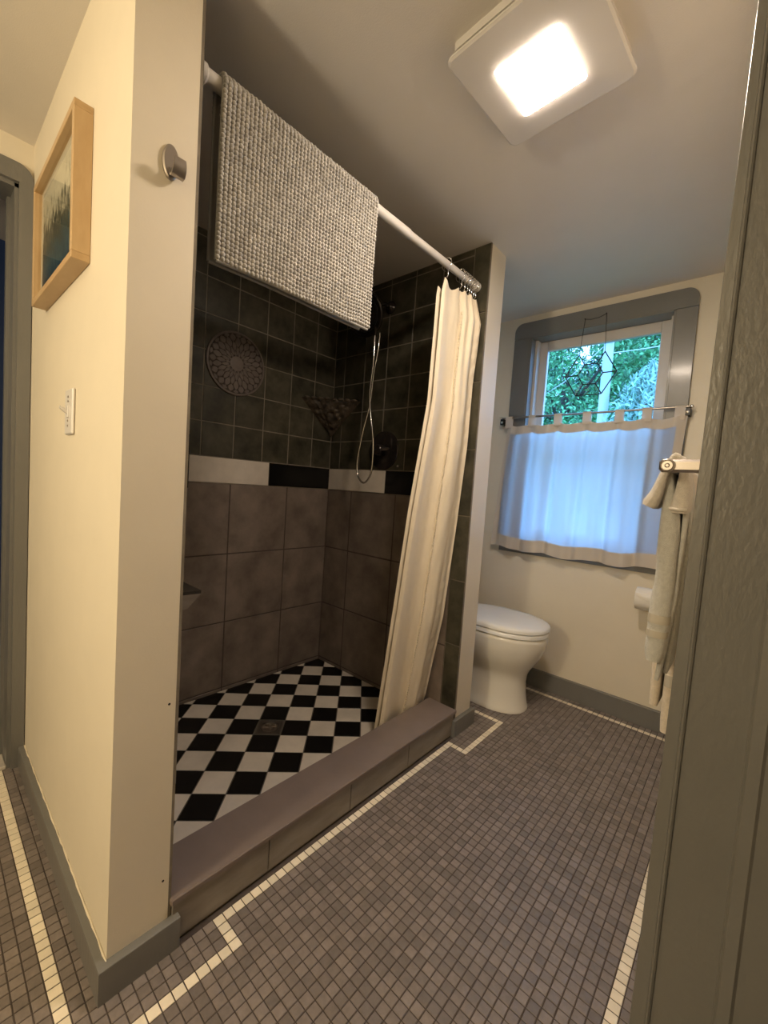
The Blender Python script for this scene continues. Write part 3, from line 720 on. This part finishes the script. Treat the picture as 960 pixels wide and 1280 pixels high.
build('bowl', MB().loft([egg(*s_) for s_ in secs]), 'porcelain', to, smooth=50)
se = [(15.75, 8.5, -11, 6.95), (15.9, 8.7, -11, 7.15), (16.5, 8.7, -11, 7.15), (16.65, 8.5, -11, 7.0)]
build('seat', MB().loft([egg(*s_) for s_ in se]), 'seatplastic', to, smooth=50)
li = [(16.75, 8.5, -11, 6.95), (16.9, 8.72, -11, 7.18), (17.4, 8.72, -11, 7.18), (17.7, 8.5, -10.9, 7.0), (17.9, 7.9, -10.5, 6.5), (18.1, 5.5, -9, 4.6), (18.15, 2, -5, 2)]
build('lid', MB().loft([egg(*s_) for s_ in li]), 'seatplastic', to, smooth=50)
tk = MB().loft([rsq(-17.6, TY, 1, .1, 0, 0)]) if False else MB()
tk.box(XA+.3, -14.0, TY-9.3, TY+9.3, 15.5, 30.5, .8); build('tank', tk, 'porcelain', to, smooth=40)
build('tank_lid', MB().box(XA+.1, -13.6, TY-9.7, TY+9.7, 30.5, 31.8, .4), 'porcelain', to, smooth=40)
build('flush_lever', MB().tube([(-13.9, TY-6.5, 28), (-13.3, TY-6.5, 28), (-13.2, TY-3.6, 27.8)], .25, 8), 'chrome', to, smooth=60)
for s_ in (-3, 3): build('hinge', MB().box(-12.2, -10.6, TY+s_-.7, TY+s_+.7, 15.7, 17.2, .2), 'seatplastic', to)
for s_ in (-4.6, 4.6): build('bolt_cap', MB().lathe([(.55, 0), (.5, .4), (.25, .6)], (-7, TY+s_*1.12, 0), (0, 0, 1), 14), 'seatplastic', to, smooth=50)

# toilet paper
tp = thing('toilet_paper_roll', (23.4, YW-3.3, 25.4), 'white toilet paper roll with pointed end, half hidden by towels', 'toilet paper')
c0, c1 = 21.2, 25.7; ty, tz = YW-3.2, 25.3
build('roll', MB().lathe([(.8, 0), (2.05, 0), (2.1, .05), (2.1, c1-c0-.05), (2.05, c1-c0), (.8, c1-c0)], (c0, ty, tz), (1, 0, 0), 36), 'paper', tp, smooth=40)
mb = MB().loft([[(c0+.05, ty-1.0, tz+1.93), (c1-.05, ty-1.0, tz+1.93)], [(c0+.05, ty-1.9, tz+1.3), (c1-.05, ty-1.9, tz+1.3)], [(c0+.8, ty-2.22, tz+.7), (c1-.8, ty-2.22, tz+.7)], [((c0+c1)/2-.05, ty-2.32, tz+.1), ((c0+c1)/2+.05, ty-2.32, tz+.1)]], closed=False)
build('folded_tip', mb, 'paper', tp)
build('core', MB().lathe([(.6, .05), (.8, .05), (.8, c1-c0-.05), (.6, c1-c0-.05)], (c0, ty, tz), (1, 0, 0), 24), mat('cardboard', (.35, .26, .17), .9), tp, smooth=40)
th = thing('paper_holder', (25.9, YW, 25.4), 'nickel paper holder on the wall behind the roll', 'paper holder')
build('spindle', MB().tube([(c0-.1, ty, tz), (26.6, ty, tz)], .45, 12), 'nickel', th, smooth=60)
build('arm', MB().tube([(26.6, ty, tz), (26.6, YW-.1, tz)], .4, 12), 'nickel', th, smooth=60)
build('wall_plate', MB().lathe([(1.2, 0), (1.2, .3), (.9, .45)], (26.6, YW, tz), (0, -1, 0), 24), 'nickel', th, smooth=40)

# ------------------------------------------------------------------ towel bar with towels
BX, BZ = 31.1, 45.9
tb = thing('towel_bar', (XR, 36, BZ), 'brushed nickel towel bar on the right wall holding the towels', 'towel bar')
build('bar', MB().tube([(BX, 26.6, BZ), (BX, 46.5, BZ)], .36, 14), 'nickel', tb, smooth=60)
for y in (27.0, 46.0):
    p = build('bracket', MB().box(BX-.55, XR-.05, y-.4, y+.4, BZ-.48, BZ+.48, .2), 'nickel', tb, smooth=30)
    build('end_cap', MB().lathe([(.5, -.1), (.5, .12), (.42, .18), (.34, .1), (.17, .1), (.1, .2)], (BX, y-.4 if y < 30 else y+.4, BZ), (0, -1 if y < 30 else 1, 0), 20), 'nickel', p, smooth=40)
def drape(mb, path, y0, y1, seed, wob=.1, skew=0.0):
    """path: (x, z, thickness) from one hem over the bar to the other; a soft slab between y0 and y1."""
    P = []
    for a, b in zip(path, path[1:]):
        for t in range(6): q = t/6; P.append(tuple(a[i]+(b[i]-a[i])*q for i in range(3)))
    P.append(path[-1]); 
    for _ in range(3): P = [P[0]] + [tuple((P[k-1][i]+2*P[k][i]+P[k+1][i])/4 for i in range(3)) for k in range(1, len(P)-1)] + [P[-1]]
    rings = []
    for k, (x, z, th_) in enumerate(P):
        a, b = P[max(0, k-1)], P[min(len(P)-1, k+1)]; t = Vector((b[0]-a[0], 0, b[1]-a[1])).normalized(); n_ = Vector((-t.z, 0, t.x))
        end = min(k, len(P)-1-k); sc_ = .75 if end == 0 else .93 if end == 1 else 1
        h = th_/2*sc_; ring_ = []; rad = min(h*.95, .6)
        for j in range(40):
            if j < 20: yy = y0+rad+(y1-y0-2*rad)*j/19; off = h
            else: yy = y1-rad-(y1-y0-2*rad)*(j-20)/19; off = -h
            w_ = wob*noise.noise((yy*.9, z*.35+off, seed))*min(1, end/6)
            ring_.append(Vector((x, yy+skew*(path[0][1]-z if k < len(P)/2 else path[-1][1]-z), z)) + n_*(off+w_))
        # round noses at the two side edges
        nose0 = [Vector((x, y0+rad-rad*math.cos(a_), z)) + n_*(h*math.sin(a_)) for a_ in [R(q) for q in (-60, -30, 0, 30, 60)]]
        nose1 = [Vector((x, y1-rad+rad*math.cos(a_), z)) + n_*(h*math.sin(a_)) for a_ in [R(q) for q in (60, 30, 0, -30, -60)]]
        rings.append(nose0 + ring_[:20] + nose1 + ring_[20:])
    return mb.loft(rings), rings
def band(rings, k0, k1, grow):
    out = []
    for k in range(k0, k1+1):
        c = sum((Vector(p) for p in rings[k]), Vector())/len(rings[k])
        out.append([Vector(p)+(Vector(p)-c).normalized()*grow for p in rings[k]])
    return MB().loft(out)
bt = thing('bath_towel', (BX, 41, BZ), 'cream bath towel hanging lowest and nearest the wall', 'towel')
mb, rg_ = drape(MB(), [(30.6, 23.6, .9), (30.55, 36, .8), (30.6, 44, .6), (31.1, 46.9, .5), (31.75, 44.3, .7), (31.8, 36, .8), (31.75, 28, .95), (31.7, 21.3, 1.0)], 36.9, 45.3, 3.1, .12)
build('cloth', mb, 'terry2', bt, smooth=60)
for k in (-5, -8): build('woven_band', band(rg_, len(rg_)+k-1, len(rg_)+k, .05), 'band', bt, smooth=60)
ht = thing('hand_towel', (BX, 33, BZ), 'thick grey green hand towel with woven bands at the near end of the bar', 'towel')
mb, rg_ = drape(MB(), [(30.95, 29.9, 1.35), (31.05, 33, 1.5), (31.2, 38, 1.45), (31.1, 43, 1.2), (30.75, 45.4, .6), (31.15, 46.75, .5)], 30.2, 36.0, 1.3, .12)
build('front_flap', mb, 'terry', ht, smooth=60)
for k in (4, 6): build('woven_band', band(rg_, k, k+1, .06), 'band', ht, smooth=60)
mb, _r = drape(MB(), [(31.2, 46.7, .45), (31.85, 45, .4), (32.1, 42, .35), (31.95, 36, .3), (31.65, 32, .35), (31.3, 28.2, .4)], 31.0, 36.0, 2.2, .1)
drape(mb, [(32.0, 44.5, .3), (32.35, 41, .3), (32.15, 36, .3), (31.95, 32, .35), (31.75, 28.6, .4)], 32.2, 36.3, 2.9, .1)
build('back_flap', mb, 'terry', ht, smooth=60)
wc = thing('washcloth', (BX, 31, 46.6), 'small beige washcloth folded over the top of the hand towel', 'washcloth')
mb, _r = drape(MB(), [(29.6, 42.8, 1.2), (30.15, 43.9, .85), (30.55, 45.5, .6), (31.2, 47.2, .5), (31.85, 45.8, .6), (31.8, 44.2, .95), (31.72, 42.4, 1.3)], 29.4, 33.2, 4.4, .1)
build('cloth', mb, 'terry3', wc, smooth=60)
mb = MB(); mb.tube([(31.15, 29.5, 42.75), (31.7, 29.3, 42.65), (32.3, 29.5, 42.7)], .14, 8)
build('hem', mb, 'terry3', wc, smooth=60)

# ------------------------------------------------------------------ shower rod, rings, curtain, bath mat
RX, RZ = -2.1, 77.25
def rod_h(y): return 77.0+.0165*(y-5)
ro = thing('shower_rod', (RX, 29, RZ), 'white shower curtain rod below the ceiling', 'shower rod')
build('rod', MB().tube([(RX, YS0, rod_h(YS0)), (RX, 34, rod_h(34))], .62, 18), 'whitemetal', ro, smooth=60)
build('outer_rod', MB().tube([(RX, 33.9, rod_h(33.9)), (RX, YS1-.9, rod_h(YS1))], .54, 18), 'whitemetal', ro, smooth=60)
build('end_cap', MB().lathe([(.8, 0), (.8, .9), (.6, 1.1)], (RX, YS0, rod_h(YS0)), (0, 1, 0), 20), 'whitemetal', ro, smooth=40)
build('end_cap', MB().lathe([(.8, 0), (.8, 1.0), (.6, 1.2)], (RX, YS1-.12, rod_h(YS1)), (0, -1, 0), 20), 'whitemetal', ro, smooth=40)
first = None; ring_y = [43.6, 47.6, 48.6, 49.4, 50.1, 50.8, 51.5, 52.1]
def ring():
    y = ring_y[0]
    t = thing('curtain_ring', (RX, y, RZ), 'small metal roller ring holding the curtain on the rod', 'curtain ring', 'curtain rings on the shower rod')
    pts = [(RX+.85*math.sin(a), y, RZ+.35+1.0*math.cos(a)) for a in [R(k*20) for k in range(-8, 9)]]
    build('wire', MB().tube(pts, .06, 6), 'chrome', t, smooth=60)
    mb = MB()
    for a in (-50, -25, 0, 25, 50): mb.ball((RX+.82*math.sin(R(a)), y, RZ+.35+1.0*math.cos(R(a))), .13, nu=8, nv=5)
    build('roller_balls', mb, 'chrome', t, smooth=60)
    build('hook', MB().tube([(RX+.3, y, RZ-.58), (RX+.35, y+.02, RZ-1.3), (RX+.05, y+.02, RZ-1.75), (RX-.2, y, RZ-1.5)], .06, 6), 'chrome', t, smooth=60)
    return t
first = ring()
for y in ring_y[1:]: dup(first, (0, y-ring_y[0], 0), 'small metal roller ring in the tight cluster at the far rod end')
first['label'] = 'lone metal roller ring holding the free front corner of the shower curtain'

cu = thing('shower_curtain', (-4, 47, 4.7), 'white fabric shower curtain bunched against the tiled wall end', 'shower curtain')
Lk = [(75.4, -2.1, 43.2), (73.5, -2.2, 42.8), (57, -3.0, 43.4), (39.3, -4.2, 41.9), (22.3, -5.3, 41.1), (4.1, -6.6, 40.3), (2.6, -6.7, 40.2)]
Rk = [(75.6, -1.75, 52.5), (71.3, -.5, 52.45), (61.4, -1.15, 52.5), (50.6, -1.2, 52.4), (36.7, -2.1, 52.4), (20.6, -3.3, 52.3), (5.4, -5.8, 52.3), (2.6, -6.5, 52.3)]
def lerp(K, z):
    for (za, xa, ya), (zb, xb, yb) in zip(K, K[1:]):
        if za >= z >= zb:
            t = (za-z)/(za-zb); return xa+(xb-xa)*t, ya+(yb-ya)*t
    return K[-1][1:] if z < K[-1][0] else K[0][1:]
def cuf(u_, v_):
    z0 = 75.5 - (.95*math.sin(math.pi*min(1, u_/.42)) if u_ < .42 else .25*abs(math.sin((u_-.42)*40)))
    z = z0 + (2.8-z0)*v_
    xl, yl = lerp(Lk, z); xr, yr = lerp(Rk, z)
    x, y = xl+(xr-xl)*u_, yl+(yr-yl)*u_
    am = .28 + .55*min(1, v_*3)*(1-.35*v_)
    d = am*math.sin(u_*2*math.pi*1.55 + .9 + .35*math.sin(v_*3)) + .30*math.sin(u_*2*math.pi*(5.5 if u_ > .42 else 2.6)+v_*1.5+(0 if u_ > .42 else 7.65)) * max(.12, 1-v_*3.2)
    d += .16*math.sin((u_-.5)*30-v_*5)*max(0, u_-.55)*2
    env = min(1, u_/.06, (1-u_)/.06); d *= .35+.65*env
    d += .10*noise.noise((u_*9, v_*14, 2.0))
    return (x + .8*d, y - .5*d, z)
build('panel', MB().sheet(cuf, 130, 110), 'shower_cloth', cu, smooth=80)
def strip(ua, ub, off, amp, seed):
    mb = MB()
    def fn(a, b):
        v_ = .06+.93*b; p = Vector(cuf(ua(v_)+(ub(v_)-ua(v_))*a, v_)); k = off+amp*math.sin(math.pi*a)*(.55+.9*noise.noise((b*55, seed, a*1.5)))
        return p + Vector((.75, -.6, 0))*k
    mb.sheet(fn, 6, 260); return mb
build('seam', strip(lambda v: .49, lambda v: .53, .10, .38, 1), 'shower_cloth', cu, smooth=80)
mb = MB()
for k in range(150):
    v_ = .05+.94*k/150; p = Vector(cuf(.508+.004*noise.noise((k*.3, 1, 1)), v_))+Vector((.75, -.6, 0))*.42; mb.ball(p, .13+.05*noise.noise((k*.8, 3, 2)), nu=7, nv=5)
tag(build('seam_puckers', mb, 'shower_cloth', cu, smooth=60), kind='stuff')
build('side_hem', strip(lambda v: .86-.22*max(0, v-.35), lambda v: .99-.12*max(0, v-.35), .12, .30, 5), 'shower_cloth', cu, smooth=80)
build('liner', MB().sheet(lambda a, b: (Vector(cuf(.02+.2*a, .015+.985*b)) + Vector((-.9, -.35+.5*a, 0))), 20, 60), 'shower_cloth', cu, smooth=80)

# bath mat
bm = thing('bath_mat', (RX, 17, RZ), 'grey chenille bath mat draped over the shower rod to dry', 'bath mat')
MY0, MY1 = 7.3, 26.7; zf, zb_ = 62.2, 62.55
def mprof(s_):     # outside surface; s in inches measured from the rod's top towards the front
    hr = .98; q = hr*math.pi/2
    if s_ > q: return (RX+hr-.15*min(1, (s_-q)/6), RZ-(s_-q), 1, 0)
    if s_ < -q: return (RX-hr-.1, RZ-(-s_-q), -1, 0)
    a = s_/hr; return (RX+hr*math.sin(a), RZ-.1+hr*math.cos(a), math.sin(a), math.cos(a))
qf = .98*math.pi/2; SF = RZ-zf+qf; SB = -(RZ-zb_+qf)
def mz(y): return .0165*(y-17)
def back_surf(off):
    def fn(a, b):
        s_ = SB+(SF-SB)*b; x, z, nx, nz = mprof(s_); y = MY0+(MY1-MY0)*a
        sag = .12*math.sin(a*7)+.1*math.sin(b*5+a*3)
        return (x-nx*off+.1*nx*sag, y+.12*math.sin(b*9), z+mz(y)-nz*off+.1*math.sin(a*5)*(1 if abs(s_) > qf else 0))
    return fn
mb = MB().plate(back_surf(.28), lambda a, b: (mprof(SB+(SF-SB)*b)[2], 0, mprof(SB+(SF-SB)*b)[3]), 24, 70, .16)
build('backing', mb, 'matback', bm, smooth=60)
mb = MB(); st = .43; nI = int((MY1-MY0)/st); k = 0
s_ = -3.2
while s_ < SF-.1:
    x, z, nx, nz = mprof(s_)
    for i in range(nI+1):
        y = MY0+.1+i*st+.05*noise.noise((i*.9, s_, 0)); ss = s_+.07*math.sin(i*.45+s_*.3)+.06*noise.noise((i*.5, s_*.6, 4))
        x, z, nx, nz = mprof(ss); o_ = -.06+.05*noise.noise((i*.7, s_*2, 9))
        rr_ = .235+.035*noise.noise((i*1.3, s_*1.7, 3))
        mb.ball((x+nx*o_, y, z+mz(y)+nz*o_), rr_*1.0, rr_*.92, rr_*.95, 7, 5)
    s_ += .40
o = build('chenille_loops', mb, 'chenille', bm, smooth=80, fix=False); o['kind'] = 'stuff'
mb = MB()
for s_ in (SF, SB):
    x, z, nx, nz = mprof(s_); mb.tube([(x-nx*.22, MY0+(MY1-MY0)*k/30, z+mz(MY0+(MY1-MY0)*k/30)+.1*math.sin(k/30*5)) for k in range(31)], .17, 8)
for y in (MY0, MY1): mb.tube([(mprof(SB+(SF-SB)*k/40)[0]-.22*mprof(SB+(SF-SB)*k/40)[2], y, mprof(SB+(SF-SB)*k/40)[1]-.22*mprof(SB+(SF-SB)*k/40)[3]+mz(y)) for k in range(41)], .15, 8)
build('edge_binding', mb, mat('mat binding', (.36, .35, .33), .8), bm, smooth=60)

# ------------------------------------------------------------------ shower fittings
shw = thing('shower_set', (-21.6, YS1, 78), 'dark shower head with a looping metal hose on the tiled wall', 'shower head')
build('wall_flange', MB().lathe([(1.25, 0), (1.2, .2), (.8, .5), (.55, .8)], (-21.6, YS1-.05, 79.0), (0, -1, 0), 24), 'bronze', shw, smooth=40)
build('arm', MB().tube([(-21.6, YS1-.4, 79), (-21.7, 51.2, 79.1), (-22.3, 49.6, 78.6), (-23.1, 48.4, 77.2)], .42, 12), 'bronze', shw, smooth=60)
hd = Vector((0.1, -.93, -.36)).normalized(); hc = Vector((-23.3, 47.6, 76.3))
build('head', MB().lathe([(1.0, -1.2), (1.6, -.9), (3.6, -.3), (4.2, .0), (4.25, .35), (4.0, .55), (3.7, .5), (.3, .52)], hc, hd, 36), 'bronze', shw, smooth=40)
build('nozzle_ring', MB().lathe([(3.3, .5), (3.3, .62), (2.9, .62), (2.9, .5)], hc, hd, 36), 'blackmetal', shw, smooth=40)
hp = HOSE = None
HOSE = [(-21.04, 49.6, 72.86), (-21.0, 49.54, 70.69), (-21.34, 49.49, 67.97), (-21.74, 49.43, 65.85), (-21.91, 49.37, 63.53), (-22.0, 49.31, 60.25), (-22.54, 49.26, 57.15), (-23.38, 49.2, 54.65), (-24.42, 49.14, 49.22), (-24.58, 49.09, 46.46), (-23.89, 49.03, 44.53), (-22.36, 48.97, 43.3), (-20.84, 48.91, 44.31), (-20.07, 48.86, 46.05), (-19.97, 48.8, 50.25), (-20.41, 48.74, 53.36), (-21.35, 48.69, 57.28), (-21.84, 48.63, 60.87), (-21.6, 48.57, 63.61), (-21.18, 48.51, 66.77), (-21.2, 48.46, 72.22)]
def smooth_path(P, it=2):
    P = [Vector(p) for p in P]
    for _ in range(it):
        Q = [P[0]]
        for a, b in zip(P, P[1:]): Q += [a*.75+b*.25, a*.25+b*.75]
        P = Q+[P[-1]]
    return P
build('hose', MB().tube(smooth_path(HOSE), .19, 10), 'chrome', shw, smooth=60)
build('hand_piece', MB().tube([(-21.9, 48.6, 76.5), (-21.4, 48.7, 74.0), (-21.2, 48.5, 72.0)], [.6, .5, .35], 12), 'bronze', shw, smooth=60)
va = thing('shower_valve', (-20.9, YS1, 50.5), 'round dark bronze valve plate with lever behind the hose', 'valve')
build('escutcheon', MB().lathe([(3.9, 0), (3.9, .15), (3.5, .4), (1.3, .5)], (-20.9, YS1-.06, 50.4), (0, -1, 0), 36), 'bronze', va, smooth=40)
build('handle_hub', MB().lathe([(1.2, .4), (1.15, 1.9), (.9, 2.2)], (-20.9, YS1-.06, 50.4), (0, -1, 0), 24), 'bronze', va, smooth=40)
build('lever', MB().tube([(-20.9, 51.3, 50.4), (-19.6, 51.1, 50.5), (-18.0, 51.0, 50.55)], [.35, .3, .22], 10), 'nickel', va, smooth=60)
build('screw', MB().lathe([(.22, 0), (.22, .1), (.1, .16)], (-17.0, YS1-.02, 47.3), (0, -1, 0), 12), 'nickel', va)

# medallion
md = thing('wall_medallion', (XB, 28.95, 63.8), 'round taupe ceramic medallion of leaf shapes on the slate wall', 'medallion')
mc = (XB, 28.95, 63.8)
build('base_disc', MB().lathe([(5.55, 0), (5.55, .22), (5.3, .25)], mc, (1, 0, 0), 56), 'medallion_dark', md, smooth=30)
build('rim', MB().lathe([(5.75, 0), (5.75, .3), (5.6, .36), (5.4, .36), (5.35, .2)], mc, (1, 0, 0), 56), 'medallion', md, smooth=30)
build('centre', MB().lathe([(1.35, 0), (1.35, .32), (1.1, .37)], mc, (1, 0, 0), 28), 'medallion', md, smooth=30)
mb = MB(); N_ = 14
for q, (r0, r1, hw) in enumerate(((1.2, 2.3, .22), (1.5, 3.1, .30), (2.2, 4.0, .40), (3.0, 4.8, .50), (3.95, 5.3, .56), (4.75, 5.4, .5))):
    for k in range(N_):
        a = 2*math.pi*(k+.5*(q % 2))/N_; c, s_ = math.cos(a), math.sin(a); pl = []; n = 6
        for t in range(n+1): pl.append((r0+(r1-r0)*t/n, hw*math.sin(math.pi*t/n)**.8))
        for t in range(n-1, 0, -1): pl.append((r0+(r1-r0)*t/n, -hw*math.sin(math.pi*t/n)**.8))
        P = lambda sc_, d: [(XB+d, mc[1]+((r0+r1)/2+(a_-(r0+r1)/2)*sc_)*c-b_*sc_*s_, mc[2]+((r0+r1)/2+(a_-(r0+r1)/2)*sc_)*s_+b_*sc_*c) for a_, b_ in pl]
        mb.loft([P(1, .18), P(1, .30), P(.86, .35)])
o = build('leaf_pieces', mb, 'medallion', md); o['kind'] = 'stuff'

# corner stone shelf
cs = thing('corner_shelf', (XB, YS1, 57), 'rough dark stone corner shelf between medallion and hose', 'shelf')
def shelf_surf(a, b):     # a across, b from top edge to the bottom point
    L0 = Vector((XB+.02, YS1-9.0, 60.9)); L1 = Vector((XB+8.8, YS1-.02, 60.9)); bt = Vector((XB+.25, YS1-.25, 53.6))
    p = L0.lerp(L1, a); q = p.lerp(bt, b)
    bulge = math.sin(math.pi*a)*math.sin(math.pi*min(1, b*1.0))*.5
    nn = Vector((.62, -.62, -.4)); k = .45*noise.noise((q.x*.9, q.y*.9, q.z*.9))+.3*noise.noise((q.x*2.2, q.y*2.2, q.z*2.2))
    ed = min(1, a*8, (1-a)*8)*min(1, (1-b)*6)
    return q + nn*(bulge+k)*ed
mb = MB().sheet(shelf_surf, 34, 26)
n0 = len(mb.v); tops = [shelf_surf(i/34, 0) for i in range(35)]
mb.add([(XB, YS1, 60.9)] + [tuple(p) for p in tops], [(0, i+1, i+2) for i in range(34)])
build('stone', mb, 'stone', cs, smooth=40)
mb = MB(); 
for i in range(8):
    p = shelf_surf((i+.6)/8.4, .03); mb.ball((p.x-.15, p.y+.15, 61.0+.12*noise.noise((i, 2, 3))), .75, .7, .38, 9, 6)
build('stone_rim', mb, 'stone', cs, smooth=70)
# wedge ledge on the left wall
lg = thing('foot_ledge', (-20, YS0, 26.5), 'small dark tile ledge low in the shower by the partition edge', 'ledge')
tp_ = [(-30.0, YS0), (-30.0, 13.0), (-13.7, 13.0), (-14.6, YS0)]
mb = MB().loft([[(x, y, 28.75) for x, y in tp_], [(x, y, 28.35) for x, y in tp_]])
build('top_slab', mb, 'ledge', lg)
mb = MB().loft([[(x, y, 28.35) for x, y in tp_], [(-30, YS0, 26.0), (-30, 10.8, 26.0), (-14.2, 11.6, 26.5), (-14.9, YS0, 26.0)]])
build('underside', mb, 'curbtile', lg)

# ------------------------------------------------------------------ outside
structure('ground', MB().box(-1500, 900, 95, 2200, -132, -130), 'lawn')
structure('wall_outside', MB().box(-300, 300, YW+5.5, YW+6.5, -130, -1), 'siding')
def tree(name, label, loc, h, rad, rz, m, nleaf, leaf, cz=None, group='trees beyond the window'):
    x, y = loc; t = thing(name, (x, y, -130), label, 'tree', None); cz = cz or h-130-rz
    mb = MB().tube([(x, y, -130), (x+4, y+3, (cz-130)/2), (x, y, cz+rz*.4)], [9, 7, 2.5], 10)
    for k in range(7):
        a = k*2.4; mb.tube([(x, y, cz-rz*.5+k*6), (x+rad*.7*math.cos(a), y+rad*.7*math.sin(a), cz-rz*.1+k*8)], [2.5, .7], 7)
    build('trunk', mb, 'bark', t, smooth=60)
    rg = random.Random(int(x*7+y)); cl_ = []
    for _ in range(70):
        a, b = rg.uniform(0, 6.283), rg.uniform(-1, 1); q = (1-b*b)**.5; d = rg.uniform(.45, 1)
        cl_.append((x+rad*d*q*math.cos(a), y+rad*d*q*math.sin(a), cz+rz*d*b, rg.uniform(.16, .34)*rad))
    mb = MB()
    for _ in range(nleaf):
        c = rg.choice(cl_); d = Vector((rg.gauss(0, 1), rg.gauss(0, 1), rg.gauss(0, 1))).normalized()
        p = Vector(c[:3]) + d*c[3]*rg.uniform(.75, 1.05)
        n_ = (d + Vector((rg.gauss(0, .5), rg.gauss(0, .5), rg.gauss(0, .5)+.5))).normalized(); e = n_.orthogonal().normalized(); e.rotate(Matrix.Rotation(rg.uniform(0, 6.28), 3, n_)); g_ = n_.cross(e)
        L_ = leaf*rg.uniform(.7, 1.3); mb.add([p-e*L_, p+g_*L_*.45, p+e*L_, p-g_*L_*.45], [(0, 1, 2, 3)])
    o = build('foliage', mb, m, t, fix=False); o['kind'] = 'stuff'
    return t
tree('leafy_tree', 'mid green leafy tree seen at the left of the window', (-105, 395), 350, 70, 85, 'leaf_mid', 18000, 2.1, 130)
tree('leafy_tree', 'green tree with dense leaves seen at the top right of the window', (-36, 470), 400, 75, 70, 'leaf_mid', 18000, 2.3, 205)
tree('evergreen_tree', 'dark evergreen tree in the middle of the window behind the pole', (-95, 640), 480, 110, 150, 'leaf_dark', 16000, 3.6, 190)
tree('evergreen_tree', 'dark tree filling the far right behind the pale shrub', (40, 700), 480, 120, 160, 'leaf_dark', 14000, 4, 190)
tree('evergreen_tree', 'dark tree farthest left through the window', (-270, 650), 480, 120, 160, 'leaf_dark', 14000, 4, 190)
tree('evergreen_tree', 'tall dark tree standing farthest behind the others', (-130, 980), 620, 260, 230, 'leaf_dark', 14000, 8, 240)
# weeping pale shrub
wp = thing('weeping_shrub', (-24, 330, -130), 'pale weeping shrub low at the right of the window', 'shrub')
build('trunk', MB().tube([(-24, 330, -130), (-22, 331, 0), (-25, 330, 135)], [5, 4, 1.5], 10), 'bark', wp, smooth=60)
rg = random.Random(5); mb = MB()
for k in range(170):
    a = rg.uniform(0, 6.28); d = rg.uniform(6, 30); L_ = rg.uniform(40, 85); top = 140-d*.35+rg.uniform(-8, 8)
    for t in range(16):
        q = t/15; rr_ = d*(1-(1-q)**2); x = -24+rr_*math.cos(a); y = 330+rr_*math.sin(a); z = top - L_*q*q
        e = Vector((rg.gauss(0, 1), rg.gauss(0, 1), rg.gauss(0, .6)-1.2)).normalized(); g_ = e.orthogonal().normalized(); l = 2.6*rg.uniform(.7, 1.3); p = Vector((x, y, z))
        mb.add([p-e*l, p+g_*l*.25, p+e*l, p-g_*l*.25], [(0, 1, 2, 3)])
o = build('foliage', mb, 'leaf_pale', wp, fix=False); o['kind'] = 'stuff'
# pole and wires
PX, PY, PT = -55.9, 340, 167.2
po = thing('utility_pole', (PX, PY, -130), 'pale utility pole in front of the trees outside', 'pole')
build('post', MB().tube([(PX, PY, -130), (PX, PY, PT)], [4.2, 3.5], 16), 'pole', po, smooth=60)
build('crossarm', MB().box(PX-9, PX+9, PY-5, PY-3.2, PT-4, PT-1.5, .3), 'pole', po)
for x in (PX-8, PX+8): build('insulator', MB().lathe([(.8, 0), (1.0, .8), (.6, 1.3), (.8, 2.1), (.3, 2.6)], (x, PY-4.1, PT-1.5), (0, 0, 1), 12), 'porcelain', po, smooth=50)
for nm, P, lb in (('power_line', [(PX+3.6, PY, 156.3), (-19.7, 345.0, 157.4), (120, 365, 176)], 'power line running from the pole to the right'), ('power_line', [(PX-3.6, PY-1, 161.6), (-101.6, 335.0, 122.9), (-300, 320, 40)], 'slack cable running down from the pole to the left')):
    tag(build(nm, MB().tube(smooth_path(P), .38, 6), 'pole', smooth=60), lb, 'cable')
